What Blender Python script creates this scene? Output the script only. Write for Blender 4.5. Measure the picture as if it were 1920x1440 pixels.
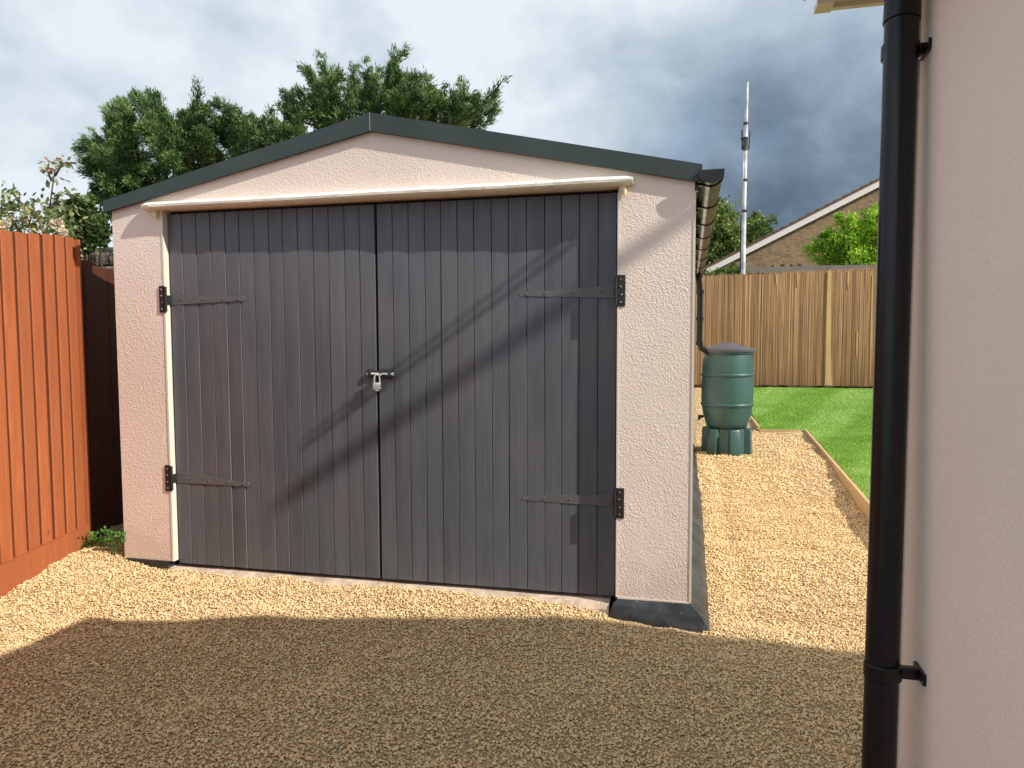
import bpy, math, random
import numpy as np
from mathutils import Vector, Matrix
random.seed(7)
rng = np.random.default_rng(11)
R = math.radians
S = bpy.context.scene
for o in list(bpy.data.objects): bpy.data.objects.remove(o)

# ------------------------------------------------------------------ camera
cam_d = bpy.data.cameras.new("camera"); cam = bpy.data.objects.new("camera", cam_d)
S.collection.objects.link(cam); S.camera = cam
CAM = Vector((2.8882, -3.5589, 1.3095))
YAW, PITCH, ROLL, FPX = 0.2403, 0.0629, 0.0037, 1369.13
f = Vector((-math.sin(YAW)*math.cos(PITCH), math.cos(YAW)*math.cos(PITCH), -math.sin(PITCH)))
r0 = Vector((math.cos(YAW), math.sin(YAW), 0)); d0 = f.cross(r0)
r_ = r0*math.cos(ROLL) + d0*math.sin(ROLL); d_ = f.cross(r_)
m = Matrix((r_, -d_, -f)).transposed().to_4x4(); m.translation = CAM
cam.matrix_world = m
cam_d.sensor_width = 36; cam_d.lens = 36*FPX/1920
cam_d.clip_start = 0.05; cam_d.clip_end = 2000
S.render.resolution_x = 1024; S.render.resolution_y = 768

# ------------------------------------------------------------------ light
SUN_DIR = Vector((1.33, -0.39, 1.0)).normalized()      # towards the sun
SUN_EL = math.asin(SUN_DIR.z); SUN_AZ = math.atan2(SUN_DIR.x, SUN_DIR.y)
S.view_settings.view_transform = 'Standard'; S.view_settings.look = 'None'
S.view_settings.exposure = 0.25; S.view_settings.gamma = 1
sl = bpy.data.lights.new("sun", 'SUN'); sl.energy = 5.0; sl.angle = R(0.5); sl.color = (1, 0.93, 0.82)
so = bpy.data.objects.new("sun", sl); S.collection.objects.link(so)
so.rotation_euler = SUN_DIR.to_track_quat('Z', 'Y').to_euler(); so.location = (10, -3, 12)

W = bpy.data.worlds.new("World"); S.world = W; W.use_nodes = True
nt = W.node_tree; nt.nodes.clear()
def wn(t, **k):
    n = nt.nodes.new(t)
    for a, b in k.items(): setattr(n, a, b)
    return n
def wl(a, b): nt.links.new(a, b)
def wmath(op, a, b=None, c=None, clamp=False):
    n = wn('ShaderNodeMath', operation=op); n.use_clamp = clamp
    for i, v in enumerate((a, b, c)):
        if v is None: continue
        if isinstance(v, (int, float)): n.inputs[i].default_value = v
        else: wl(v, n.inputs[i])
    return n.outputs[0]
tc = wn('ShaderNodeTexCoord')
sky = wn('ShaderNodeTexSky', sky_type='NISHITA', sun_disc=False, sun_elevation=SUN_EL, sun_rotation=SUN_AZ)
bg1 = wn('ShaderNodeBackground'); bg1.inputs[1].default_value = 0.11
wl(sky.outputs[0], bg1.inputs[0])
sx = wn('ShaderNodeSeparateXYZ'); wl(tc.outputs['Generated'], sx.inputs[0])
zz = wmath('ADD', wmath('MAXIMUM', sx.outputs[2], 0.0), 0.55)
cx = wn('ShaderNodeCombineXYZ'); wl(wmath('DIVIDE', sx.outputs[0], zz), cx.inputs[0]); wl(wmath('DIVIDE', sx.outputs[1], zz), cx.inputs[1])
def wnoise(scale, detail, rough, off, dist=0.0):
    mp = wn('ShaderNodeMapping'); wl(cx.outputs[0], mp.inputs[0]); mp.inputs['Location'].default_value = off
    n = wn('ShaderNodeTexNoise'); wl(mp.outputs[0], n.inputs['Vector'])
    n.inputs['Scale'].default_value = scale; n.inputs['Detail'].default_value = detail
    n.inputs['Roughness'].default_value = rough; n.inputs['Distortion'].default_value = dist
    return n.outputs[0]
def blob(px, py, rad):   # smooth falloff of direction around a compass direction of the sky
    d = (f + r_*((px-960)/FPX) + d_*((py-720)/FPX)).normalized()
    n = wn('ShaderNodeVectorMath', operation='DISTANCE'); nrm = wn('ShaderNodeVectorMath', operation='NORMALIZE')
    wl(tc.outputs['Generated'], nrm.inputs[0]); wl(nrm.outputs[0], n.inputs[0]); n.inputs[1].default_value = d
    mr = wn('ShaderNodeMapRange', interpolation_type='SMOOTHSTEP'); wl(n.outputs['Value'], mr.inputs[0])
    mr.inputs[1].default_value = 0; mr.inputs[2].default_value = rad; mr.inputs[3].default_value = 1; mr.inputs[4].default_value = 0
    return mr.outputs[0]
n1 = wnoise(2.0, 7, 0.52, (3.1, 1.7, 0), 0.3)
n2 = wnoise(5.5, 7, 0.58, (0.4, 5.2, 0), 0.2)
base = wmath('ADD', wmath('ADD', wmath('MULTIPLY', n1, 0.72), wmath('MULTIPLY', n2, 0.50)), 0.10)       # ~0.62 mean
base = wmath('ADD', base, wmath('MULTIPLY', blob(1470, 430, 0.36), -0.38))
base = wmath('ADD', base, wmath('MULTIPLY', blob(1150, 60, 0.35), 0.10))
base = wmath('ADD', base, wmath('MULTIPLY', blob(200, 200, 0.55), 0.12))
base = wmath('ADD', base, wmath('MULTIPLY', blob(0, 380, 0.16), 0.08))
cr = wn('ShaderNodeValToRGB'); wl(base, cr.inputs[0])
E_ = cr.color_ramp.elements
E_[0].position = 0.20; E_[0].color = (0.10, 0.145, 0.20, 1)
E_[1].position = 0.86; E_[1].color = (0.70, 0.76, 0.82, 1)
for pos, col in ((0.36, (0.165, 0.22, 0.29, 1)), (0.52, (0.29, 0.37, 0.46, 1)), (0.68, (0.47, 0.55, 0.63, 1))):
    e = E_.new(pos); e.color = col
bg2 = wn('ShaderNodeBackground'); wl(cr.outputs[0], bg2.inputs[0])
bd = wn('ShaderNodeVectorMath', operation='DISTANCE'); wl(tc.outputs['Generated'], bd.inputs[0]); bd.inputs[1].default_value = (-0.62, -0.70, 0.34)   # unseen bright sky patch, behind and left, added to lift the shaded house wall
bm_ = wn('ShaderNodeMapRange', interpolation_type='SMOOTHSTEP'); wl(bd.outputs['Value'], bm_.inputs[0]); bm_.inputs[1].default_value = 0.15; bm_.inputs[2].default_value = 0.90; bm_.inputs[3].default_value = 1.6; bm_.inputs[4].default_value = 0.98
wl(bm_.outputs[0], bg2.inputs[1])
# gaps of blue between the clouds
gap = wn('ShaderNodeMapRange'); wl(wnoise(2.1, 5, 0.5, (7.3, 2.9, 0), 0.4), gap.inputs[0])
gap.inputs[1].default_value = 0.28; gap.inputs[2].default_value = 0.42; gap.inputs[3].default_value = 0.35; gap.inputs[4].default_value = 1
mx = wn('ShaderNodeMixShader'); wl(gap.outputs[0], mx.inputs[0]); wl(bg1.outputs[0], mx.inputs[1]); wl(bg2.outputs[0], mx.inputs[2])
wo = wn('ShaderNodeOutputWorld'); wl(mx.outputs[0], wo.inputs[0])

# ------------------------------------------------------------------ helpers
def tag(o, label=None, cat=None, group=None, kind=None):
    if label: o['label'] = label
    if cat: o['category'] = cat
    if group: o['group'] = group
    if kind: o['kind'] = kind
    return o
def empty(name, loc=(0, 0, 0)):
    o = bpy.data.objects.new(name, None); S.collection.objects.link(o); o.location = loc; o.empty_display_size = 0.1
    return o
class MB:
    def __init__(s): s.v = []; s.f = []
    def add(s, vs, fs):
        b = len(s.v); s.v += [tuple(v) for v in vs]; s.f += [tuple(b+i for i in q) for q in fs]; return s
    def box(s, a, b, bev=0.0):
        (x0, y0, z0), (x1, y1, z1) = a, b
        if bev <= 0:
            return s.add([(x0,y0,z0),(x1,y0,z0),(x1,y1,z0),(x0,y1,z0),(x0,y0,z1),(x1,y0,z1),(x1,y1,z1),(x0,y1,z1)],
                 [(0,3,2,1),(4,5,6,7),(0,1,5,4),(1,2,6,5),(2,3,7,6),(3,0,4,7)])
        # chamfered box: three inset rings per corner via convex construction
        import bmesh
        bm = bmesh.new(); bmesh.ops.create_cube(bm, size=1)
        for v in bm.verts:
            v.co = Vector(((x0+x1)/2+v.co.x*(x1-x0), (y0+y1)/2+v.co.y*(y1-y0), (z0+z1)/2+v.co.z*(z1-z0)))
        bmesh.ops.bevel(bm, geom=bm.edges[:], offset=bev, segments=2, affect='EDGES', profile=0.5)
        bm.verts.index_update(); s.add([v.co[:] for v in bm.verts], [[v.index for v in q.verts] for q in bm.faces]); bm.free()
        return s
    def prism(s, poly, y0, y1, axis='y'):
        n = len(poly)
        def P(a, b, d):
            return (a, d, b) if axis == 'y' else ((d, a, b) if axis == 'x' else (a, b, d))
        vs = [P(a, b, y0) for a, b in poly] + [P(a, b, y1) for a, b in poly]
        fs = [tuple(range(n)), tuple(range(2*n-1, n-1, -1))] + [(i, i+n, (i+1) % n+n, (i+1) % n) for i in range(n)]
        return s.add(vs, fs)
    def tube(s, pts, rad, seg=12, cap=True, tw=0.0):
        pts = [Vector(p) for p in pts]; n = len(pts)
        rs = rad if isinstance(rad, (list, tuple)) else [rad]*n
        vs = []; up = None
        for i, p in enumerate(pts):
            t = (pts[min(i+1, n-1)]-pts[max(i-1, 0)]).normalized()
            if up is None:
                up = Vector((0, 0, 1)) if abs(t.z) < 0.9 else Vector((1, 0, 0))
            up = (up - t*up.dot(t)).normalized(); w = t.cross(up)
            for k in range(seg):
                a = 2*math.pi*k/seg+tw; vs.append(p + (up*math.cos(a)+w*math.sin(a))*rs[i])
        fs = [(i*seg+k, i*seg+(k+1) % seg, (i+1)*seg+(k+1) % seg, (i+1)*seg+k) for i in range(n-1) for k in range(seg)]
        if cap: fs += [tuple(range(seg-1, -1, -1)), tuple((n-1)*seg+k for k in range(seg))]
        return s.add(vs, fs)
    def lathe(s, prof, c, seg=32):
        vs = [(c[0]+r*math.cos(2*math.pi*k/seg), c[1]+r*math.sin(2*math.pi*k/seg), c[2]+z) for r, z in prof for k in range(seg)]
        n = len(prof)
        fs = [(i*seg+k, i*seg+(k+1) % seg, (i+1)*seg+(k+1) % seg, (i+1)*seg+k) for i in range(n-1) for k in range(seg)]
        fs += [tuple(range(seg-1, -1, -1)), tuple((n-1)*seg+k for k in range(seg))]
        return s.add(vs, fs)
    def build(s, name, mat, parent=None, smooth=False, ang=40):
        me = bpy.data.meshes.new(name); me.from_pydata(s.v, [], s.f); me.update()
        import bmesh
        bm = bmesh.new(); bm.from_mesh(me); bmesh.ops.recalc_face_normals(bm, faces=bm.faces[:]); bm.to_mesh(me); bm.free()
        return link(name, me, mat, parent, smooth, ang)
def link(name, me, mat, parent=None, smooth=False, ang=40):
    o = bpy.data.objects.new(name, me); S.collection.objects.link(o)
    if mat: me.materials.append(mat)
    if parent:
        o.parent = parent; o.matrix_parent_inverse = Matrix.Translation(-Vector(parent.location)) if parent.parent is None else Matrix()
    if smooth:
        me.polygons.foreach_set('use_smooth', [True]*len(me.polygons))
        try: me.set_sharp_from_angle(angle=R(ang))
        except Exception: pass
    return o
def np_mesh(name, V, F, mat, parent=None, tint=None, smooth=False):
    """V (n,3) array, F (m,k) array of equal-sized faces, tint per vertex"""
    me = bpy.data.meshes.new(name); n, (mF, k) = len(V), F.shape
    me.vertices.add(n); me.vertices.foreach_set('co', V.astype(np.float32).ravel())
    me.loops.add(mF*k); me.loops.foreach_set('vertex_index', F.astype(np.int32).ravel())
    me.polygons.add(mF); me.polygons.foreach_set('loop_start', np.arange(0, mF*k, k, dtype=np.int32))
    if tint is not None:
        a = me.attributes.new('tint', 'FLOAT', 'POINT'); a.data.foreach_set('value', tint.astype(np.float32))
    me.update(calc_edges=True); me.validate()
    if smooth: me.polygons.foreach_set('use_smooth', np.ones(mF, dtype=bool))
    return link(name, me, mat, parent)

# ------------------------------------------------------------------ materials
class Mat:
    def __init__(s, name, rough=0.7, spec=0.3, metal=0.0):
        s.m = bpy.data.materials.new(name); s.m.use_nodes = True; s.nt = s.m.node_tree
        s.b = s.nt.nodes['Principled BSDF']; s.b.inputs['Roughness'].default_value = rough
        s.b.inputs['Specular IOR Level'].default_value = spec; s.b.inputs['Metallic'].default_value = metal
        s.tc = s.nt.nodes.new('ShaderNodeTexCoord').outputs['Object']
    def n(s, t, **k):
        n = s.nt.nodes.new(t)
        for a, b in k.items(): setattr(n, a, b)
        return n
    def l(s, a, b): s.nt.links.new(a, b)
    def noise(s, scale, detail=4, rough=0.55, stretch=(1, 1, 1), dist=0.0, off=(0, 0, 0)):
        mp = s.n('ShaderNodeMapping'); s.l(s.tc, mp.inputs[0]); mp.inputs['Scale'].default_value = stretch; mp.inputs['Location'].default_value = off
        n = s.n('ShaderNodeTexNoise'); s.l(mp.outputs[0], n.inputs['Vector'])
        n.inputs['Scale'].default_value = scale; n.inputs['Detail'].default_value = detail; n.inputs['Roughness'].default_value = rough; n.inputs['Distortion'].default_value = dist
        return n.outputs[0]
    def voro(s, scale, out='Distance', stretch=(1, 1, 1), feature='F1'):
        mp = s.n('ShaderNodeMapping'); s.l(s.tc, mp.inputs[0]); mp.inputs['Scale'].default_value = stretch
        n = s.n('ShaderNodeTexVoronoi', feature=feature); s.l(mp.outputs[0], n.inputs['Vector']); n.inputs['Scale'].default_value = scale
        return n.outputs[out]
    def ramp(s, fac, stops):
        n = s.n('ShaderNodeValToRGB'); s.l(fac, n.inputs[0]); e = n.color_ramp.elements
        e[0].position = stops[0][0]; e[0].color = (*stops[0][1], 1); e[1].position = stops[-1][0]; e[1].color = (*stops[-1][1], 1)
        for p, c in stops[1:-1]:
            q = e.new(p); q.color = (*c, 1)
        return n.outputs[0]
    def mix(s, fac, a, b, mode='MIX'):
        n = s.n('ShaderNodeMix', data_type='RGBA', blend_type=mode)
        for k, v in ((0, fac), (6, a), (7, b)):
            if isinstance(v, (int, float)): n.inputs[k].default_value = v
            elif isinstance(v, tuple): n.inputs[k].default_value = (*v, 1)
            else: s.l(v, n.inputs[k])
        return n.outputs[2]
    def rng(s, v, a, b, c, d):
        n = s.n('ShaderNodeMapRange'); s.l(v, n.inputs[0])
        for i, q in enumerate((a, b, c, d)): n.inputs[i+1].default_value = q
        return n.outputs[0]
    def color(s, c):
        if isinstance(c, tuple): s.b.inputs['Base Color'].default_value = (*c, 1)
        else: s.l(c, s.b.inputs['Base Color'])
        return s
    def rough(s, v): s.l(v, s.b.inputs['Roughness']); return s
    def bump(s, h, dist=0.01, strength=1.0):
        n = s.n('ShaderNodeBump'); n.inputs['Strength'].default_value = strength; n.inputs['Distance'].default_value = dist
        s.l(h, n.inputs['Height'])
        if getattr(s, 'lb', None) is not None: s.l(s.lb.outputs[0], n.inputs['Normal'])
        s.lb = n; s.l(n.outputs[0], s.b.inputs['Normal']); return s
    def attr(s, name='tint'):
        n = s.n('ShaderNodeAttribute', attribute_name=name); return n.outputs['Fac']

def render_mat(name, c, grain=1.0, scale=85, bump=0.006, stain=0.06):
    M_ = Mat(name, 0.85, 0.2)
    big = M_.noise(1.3, 5, 0.6); fine = M_.noise(scale*0.9, 3, 0.6)
    col = M_.mix(M_.rng(big, 0.3, 0.7, 0, 1), tuple(v*(1-stain) for v in c), tuple(min(1, v*(1+stain)) for v in c))
    col = M_.mix(M_.rng(fine, 0.3, 0.7, 0, 0.35*grain), col, tuple(v*0.72 for v in c))
    sz_ = M_.n('ShaderNodeSeparateXYZ'); M_.l(M_.tc, sz_.inputs[0]); sp = M_.n('ShaderNodeMath', operation='ADD'); M_.l(sz_.outputs[2], sp.inputs[0]); M_.l(M_.rng(M_.noise(5, 6, 0.7), 0.3, 0.7, -0.22, 0.10), sp.inputs[1])
    col = M_.mix(M_.rng(sp.outputs[0], 0.0, 0.22, 0.40, 0), col, (c[0]*0.62, c[1]*0.56, c[2]*0.50))
    M_.color(col)
    pm = M_.n('ShaderNodeMath', operation='MULTIPLY'); M_.l(M_.voro(scale), pm.inputs[0]); M_.l(M_.rng(M_.noise(3.5, 4), 0.3, 0.7, 0.45, 1.25), pm.inputs[1]); M_.bump(pm.outputs[0], bump, 0.8*grain); M_.bump(M_.noise(scale*0.45, 4, 0.6), bump*1.2, 0.7*grain)
    return M_.m
M = {}
M['render'] = render_mat('pebble_render', (0.80, 0.675, 0.60), 0.62, 125, 0.0038)
M['house_render'] = render_mat('house_render', (0.92, 0.805, 0.70), 0.40, 120, 0.003, 0.04)
M['bead'] = Mat('white_bead', 0.5).color((0.70, 0.62, 0.54)).m

a = Mat('fascia_metal', 0.42, 0.4); a.color(a.mix(a.rng(a.noise(2.5, 5), 0.35, 0.65, 0, 1), (0.030, 0.043, 0.042), (0.040, 0.055, 0.054)))
a.rough(a.rng(a.noise(9, 4), 0.3, 0.7, 0.36, 0.55)); M['fascia'] = a.m
a = Mat('roof_sheet', 0.6); a.color(a.mix(a.noise(6, 5), (0.05, 0.06, 0.06), (0.10, 0.10, 0.09))); M['roof'] = a.m
a = Mat('grey_door_paint', 0.5, 0.35)
col = a.mix(a.rng(a.noise(3.0, 6, 0.6, (6, 1, 0.5)), 0.35, 0.68, 0, 1), (0.078, 0.086, 0.106), (0.110, 0.119, 0.142))
col = a.mix(a.rng(a.noise(14, 6, 0.65, (7, 1, 0.35)), 0.45, 0.72, 0, 0.6), col, (0.080, 0.080, 0.087))
col = a.mix(a.rng(a.noise(1.4, 4, 0.5, (1, 1, 1), 0, (3, 0, 1)), 0.45, 0.62, 0, 0.5), col, (0.142, 0.134, 0.142))
col = a.mix(a.rng(a.attr('tint'), 0, 1, 0, 0.35), col, (0.085, 0.088, 0.100)); vo = a.voro(3.2, 'Distance', (3.4, 1, 1)); col = a.mix(a.rng(vo, 0.03, 0.07, 0.75, 0), col, (0.07, 0.068, 0.070))
a.color(col).rough(a.rng(a.noise(8, 4, 0.6, (3, 1, 0.6)), 0.3, 0.7, 0.38, 0.62))
a.bump(a.noise(12, 5, 0.55, (5, 1, 0.3), 0.4), 0.003, 0.5); M['door'] = a.m
a = Mat('door_hardware_grey', 0.5, 0.4); a.color(a.mix(a.noise(30, 4), (0.085, 0.085, 0.092), (0.13, 0.13, 0.14))); M['strap'] = a.m
a = Mat('black_iron', 0.5, 0.4); a.color(a.mix(a.noise(60, 3), (0.012, 0.012, 0.013), (0.03, 0.027, 0.025))); M['black'] = a.m
M['screw'] = Mat('screw', 0.4, 0.5, 0.6).color((0.25, 0.22, 0.2)).m
a = Mat('cream_lintel', 0.7); col = a.mix(a.rng(a.noise(7, 6, 0.65, (1, 3, 3)), 0.54, 0.76, 0, 1), (0.86, 0.81, 0.72), (0.60, 0.50, 0.39))
a.color(a.mix(a.rng(a.noise(40, 4), 0.62, 0.7, 0, 0.6), col, (0.30, 0.23, 0.17))); a.bump(a.noise(22, 5, 0.6, (1, 2, 2)), 0.006, 0.8); M['lintel'] = a.m
M['foam'] = Mat('yellow_foam', 0.8).color((0.80, 0.68, 0.46)).m
a = Mat('bitumen_paint', 0.45, 0.45); col = a.mix(a.rng(a.noise(5, 6, 0.65), 0.42, 0.66, 0, 1), (0.015, 0.017, 0.019), (0.050, 0.057, 0.065))
a.color(a.mix(a.rng(a.noise(45, 4), 0.66, 0.76, 0, 0.6), col, (0.25, 0.25, 0.23))); a.bump(a.noise(12, 6, 0.6), 0.01, 0.8); M['bitumen'] = a.m
a = Mat('threshold_concrete', 0.85); a.color(a.mix(a.rng(a.noise(9, 6, 0.65), 0.4, 0.7, 0, 1), (0.62, 0.50, 0.40), (0.33, 0.24, 0.17))); a.bump(a.noise(25, 5), 0.01, 0.8); M['threshold'] = a.m
a = Mat('black_gutter', 0.22, 0.5); a.color((0.012, 0.012, 0.013)).rough(a.rng(a.noise(12, 3), 0.3, 0.7, 0.16, 0.34)); M['gutter'] = a.m
a = Mat('black_pipe', 0.30, 0.35); a.color((0.006, 0.0065, 0.008)).rough(a.rng(a.noise(9, 4, 0.6, (1, 1, 0.3)), 0.3, 0.7, 0.22, 0.42)); M['pipe'] = a.m
M['galv'] = Mat('galvanised', 0.4, 0.5, 0.25).color((0.66, 0.67, 0.68)).m
M['dark_steel'] = Mat('dark_steel', 0.4, 0.5, 0.6).color((0.06, 0.06, 0.06)).m

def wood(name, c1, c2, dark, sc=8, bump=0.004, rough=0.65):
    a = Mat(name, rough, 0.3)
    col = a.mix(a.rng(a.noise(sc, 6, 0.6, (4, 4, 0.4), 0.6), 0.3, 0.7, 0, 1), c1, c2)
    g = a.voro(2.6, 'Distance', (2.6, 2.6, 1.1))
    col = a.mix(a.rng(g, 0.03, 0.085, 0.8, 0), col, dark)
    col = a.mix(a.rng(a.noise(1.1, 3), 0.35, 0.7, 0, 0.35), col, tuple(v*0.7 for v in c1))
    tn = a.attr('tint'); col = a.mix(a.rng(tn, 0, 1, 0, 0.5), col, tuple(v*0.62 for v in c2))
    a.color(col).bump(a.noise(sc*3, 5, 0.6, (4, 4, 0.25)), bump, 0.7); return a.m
M['orange'] = wood('orange_stained_timber', (0.35, 0.094, 0.032), (0.46, 0.145, 0.055), (0.16, 0.036, 0.013))
M['edge'] = wood('pale_edging_timber', (0.55, 0.36, 0.18), (0.68, 0.47, 0.26), (0.3, 0.18, 0.08))
M['pale_post'] = wood('pale_post_timber', (0.60, 0.38, 0.17), (0.72, 0.48, 0.24), (0.45, 0.26, 0.1))

# gravel
def gravel_cols(a, fac):
    return a.ramp(fac, [(0.0, (0.38, 0.25, 0.12)), (0.06, (0.54, 0.36, 0.18)), (0.18, (0.68, 0.48, 0.25)), (0.55, (0.78, 0.575, 0.31)),
                        (0.78, (0.76, 0.565, 0.325)), (0.92, (0.83, 0.63, 0.35)), (0.97, (0.55, 0.44, 0.33)), (1.0, (0.86, 0.76, 0.56))])
a = Mat('gravel_stone', 0.75, 0.25); a.color(gravel_cols(a, a.attr('tint'))); M['stone'] = a.m
a = Mat('gravel_bed', 0.85, 0.2)
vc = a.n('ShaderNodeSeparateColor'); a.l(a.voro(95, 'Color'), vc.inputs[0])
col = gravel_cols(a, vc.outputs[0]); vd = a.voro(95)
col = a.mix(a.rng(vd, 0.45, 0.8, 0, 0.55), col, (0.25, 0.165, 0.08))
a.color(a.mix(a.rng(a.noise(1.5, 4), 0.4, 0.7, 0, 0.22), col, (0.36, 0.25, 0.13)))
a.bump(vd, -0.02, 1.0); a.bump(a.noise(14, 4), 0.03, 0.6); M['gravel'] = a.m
a = Mat('turf', 0.8, 0.15); a.color(a.mix(a.noise(40, 5), (0.14, 0.28, 0.035), (0.22, 0.38, 0.06))); a.bump(a.noise(60, 4), 0.02, 1.0); M['turf'] = a.m
a = Mat('earth', 0.9, 0.1); a.color(a.mix(a.noise(3, 6), (0.06, 0.05, 0.03), (0.10, 0.12, 0.05))); a.bump(a.noise(10, 5), 0.04, 1.0); M['earth'] = a.m
a = Mat('soil', 0.95, 0.1); a.color(a.mix(a.noise(18, 5), (0.03, 0.02, 0.012), (0.09, 0.06, 0.035))); a.bump(a.noise(30, 5), 0.03, 1.0); M['soil'] = a.m

def leaf_mat(name, stops, trans=0.3, rough=0.5):
    a = Mat(name, rough, 0.3); c = a.ramp(a.attr('tint'), stops); a.color(c)
    t = a.n('ShaderNodeBsdfTranslucent'); a.l(c, t.inputs[0])
    mx = a.n('ShaderNodeMixShader'); mx.inputs[0].default_value = trans
    a.l(a.b.outputs[0], mx.inputs[1]); a.l(t.outputs[0], mx.inputs[2])
    a.l(mx.outputs[0], a.nt.nodes['Material Output'].inputs[0]); return a.m
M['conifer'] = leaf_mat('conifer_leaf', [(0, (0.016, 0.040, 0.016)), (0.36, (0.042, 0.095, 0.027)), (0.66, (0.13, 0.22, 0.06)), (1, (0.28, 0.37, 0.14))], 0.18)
M['bright'] = leaf_mat('bright_leaf', [(0, (0.10, 0.24, 0.015)), (0.5, (0.32, 0.55, 0.035)), (1, (0.60, 0.76, 0.10))], 0.4)
M['tree'] = leaf_mat('tree_leaf', [(0, (0.06, 0.10, 0.03)), (0.5, (0.16, 0.24, 0.06)), (1, (0.30, 0.36, 0.12))], 0.3)
M['weed'] = leaf_mat('weed_leaf', [(0, (0.05, 0.14, 0.03)), (1, (0.16, 0.34, 0.07))], 0.3)
M['rose_leaf'] = leaf_mat('rose_leaf', [(0, (0.08, 0.13, 0.05)), (0.5, (0.22, 0.29, 0.11)), (0.8, (0.40, 0.38, 0.16)), (1, (0.42, 0.28, 0.13))], 0.3, 0.4)
M['rose_red'] = leaf_mat('rose_young_leaf', [(0, (0.25, 0.07, 0.05)), (1, (0.40, 0.15, 0.11))], 0.3, 0.4)
M['petal'] = leaf_mat('rose_petal', [(0, (0.72, 0.60, 0.42)), (1, (0.88, 0.80, 0.66))], 0.3, 0.5)
M['grass'] = leaf_mat('grass_blade', [(0, (0.14, 0.30, 0.035)), (0.4, (0.27, 0.48, 0.075)), (0.8, (0.46, 0.64, 0.20)), (1, (0.55, 0.70, 0.28))], 0.3, 0.6)
a = Mat('bark', 0.9, 0.1); a.color(a.mix(a.noise(20, 5, 0.6, (3, 3, 0.5)), (0.05, 0.035, 0.025), (0.14, 0.10, 0.07))); a.bump(a.noise(30, 5, 0.6, (3, 3, 0.4)), 0.02, 1); M['bark'] = a.m
M['stem'] = Mat('stem', 0.6).color((0.10, 0.07, 0.035)).m

# ------------------------------------------------------------------ ground
def sstep(a, b, x):
    t = np.clip((x-a)/(b-a), 0, 1); return t*t*(3-2*t)
def vnoise(x, y, s, seed):
    x = x*s+seed*17.3; y = y*s+seed*9.1; xi = np.floor(x); yi = np.floor(y); fx = x-xi; fy = y-yi
    fx = fx*fx*(3-2*fx); fy = fy*fy*(3-2*fy)
    def h(i, j): return np.modf(np.abs(np.sin(i*127.1+j*311.7+seed*7.7)*43758.5453))[0]
    return (h(xi, yi)*(1-fx)+h(xi+1, yi)*fx)*(1-fy)+(h(xi, yi+1)*(1-fx)+h(xi+1, yi+1)*fx)*fy - 0.5
def gz(x, y):
    x = np.asarray(x, float); y = np.asarray(y, float)
    z = -0.026 - 0.072*sstep(1.6, 3.0, x)*sstep(-0.2, 0.3, y)*(1-sstep(2.5, 5, y)) - 0.045*sstep(1.9, 2.9, x)*(1-sstep(-0.2, 0.3, y))
    z = z + 0.062*(1-sstep(-0.55, 0.05, x)) + 0.02*np.exp(-((x+0.5)/0.2)**2 - (y/0.25)**2) + 0.30*sstep(7.2, 12.0, y)
    z = z + 0.030*vnoise(x, y, 1.7, 1) + 0.022*vnoise(x, y, 4.5, 2) + 0.012*vnoise(x, y, 11, 3)
    # faint trodden furrow along the side path
    z = z - 0.018*np.exp(-((x-3.17-0.02*np.sin(y*2))/0.06)**2)*sstep(0.0, 0.6, y)*(1-sstep(4.2, 5, y))
    return z
def grid(name, x0, x1, y0, y1, st, mat, zf, mask=None):
    xs = np.arange(x0, x1+st/2, st); ys = np.arange(y0, y1+st/2, st); X, Y = np.meshgrid(xs, ys)
    V = np.stack([X.ravel(), Y.ravel(), zf(X, Y).ravel()], 1); nx = len(xs); i, j = np.meshgrid(np.arange(nx-1), np.arange(len(ys)-1))
    q = (j*nx+i).ravel(); F = np.stack([q, q+1, q+nx+1, q+nx], 1)
    return np_mesh(name, V, F, mat, smooth=True)
gb = MB(); gb.add([(-900,-900,-0.30),(900,-900,-0.30),(900,1500,-0.30),(-900,1500,-0.30)], [(0,1,2,3)])
tag(gb.build('ground', M['earth']), kind='structure')
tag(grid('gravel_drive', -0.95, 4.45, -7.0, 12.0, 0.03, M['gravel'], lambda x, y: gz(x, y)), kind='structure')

def icos(n):
    t = (1+5**.5)/2
    v = np.array([(-1,t,0),(1,t,0),(-1,-t,0),(1,-t,0),(0,-1,t),(0,1,t),(0,-1,-t),(0,1,-t),(t,0,-1),(t,0,1),(-t,0,-1),(-t,0,1)], float); v /= np.linalg.norm(v[0])
    fc = np.array([(0,11,5),(0,5,1),(0,1,7),(0,7,10),(0,10,11),(1,5,9),(5,11,4),(11,10,2),(10,7,6),(7,1,8),(3,9,4),(3,4,2),(3,2,6),(3,6,8),(3,8,9),(4,9,5),(2,4,11),(6,2,10),(8,6,7),(9,8,1)])
    return v, fc
def rand_rot(n):
    q = rng.normal(size=(n, 4)); q /= np.linalg.norm(q, axis=1)[:, None]; w, x, y, z = q.T
    return np.stack([np.stack([1-2*(y*y+z*z), 2*(x*y-z*w), 2*(x*z+y*w)], 1), np.stack([2*(x*y+z*w), 1-2*(x*x+z*z), 2*(y*z-x*w)], 1),
                     np.stack([2*(x*z-y*w), 2*(y*z+x*w), 1-2*(x*x+y*y)], 1)], 1)
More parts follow.
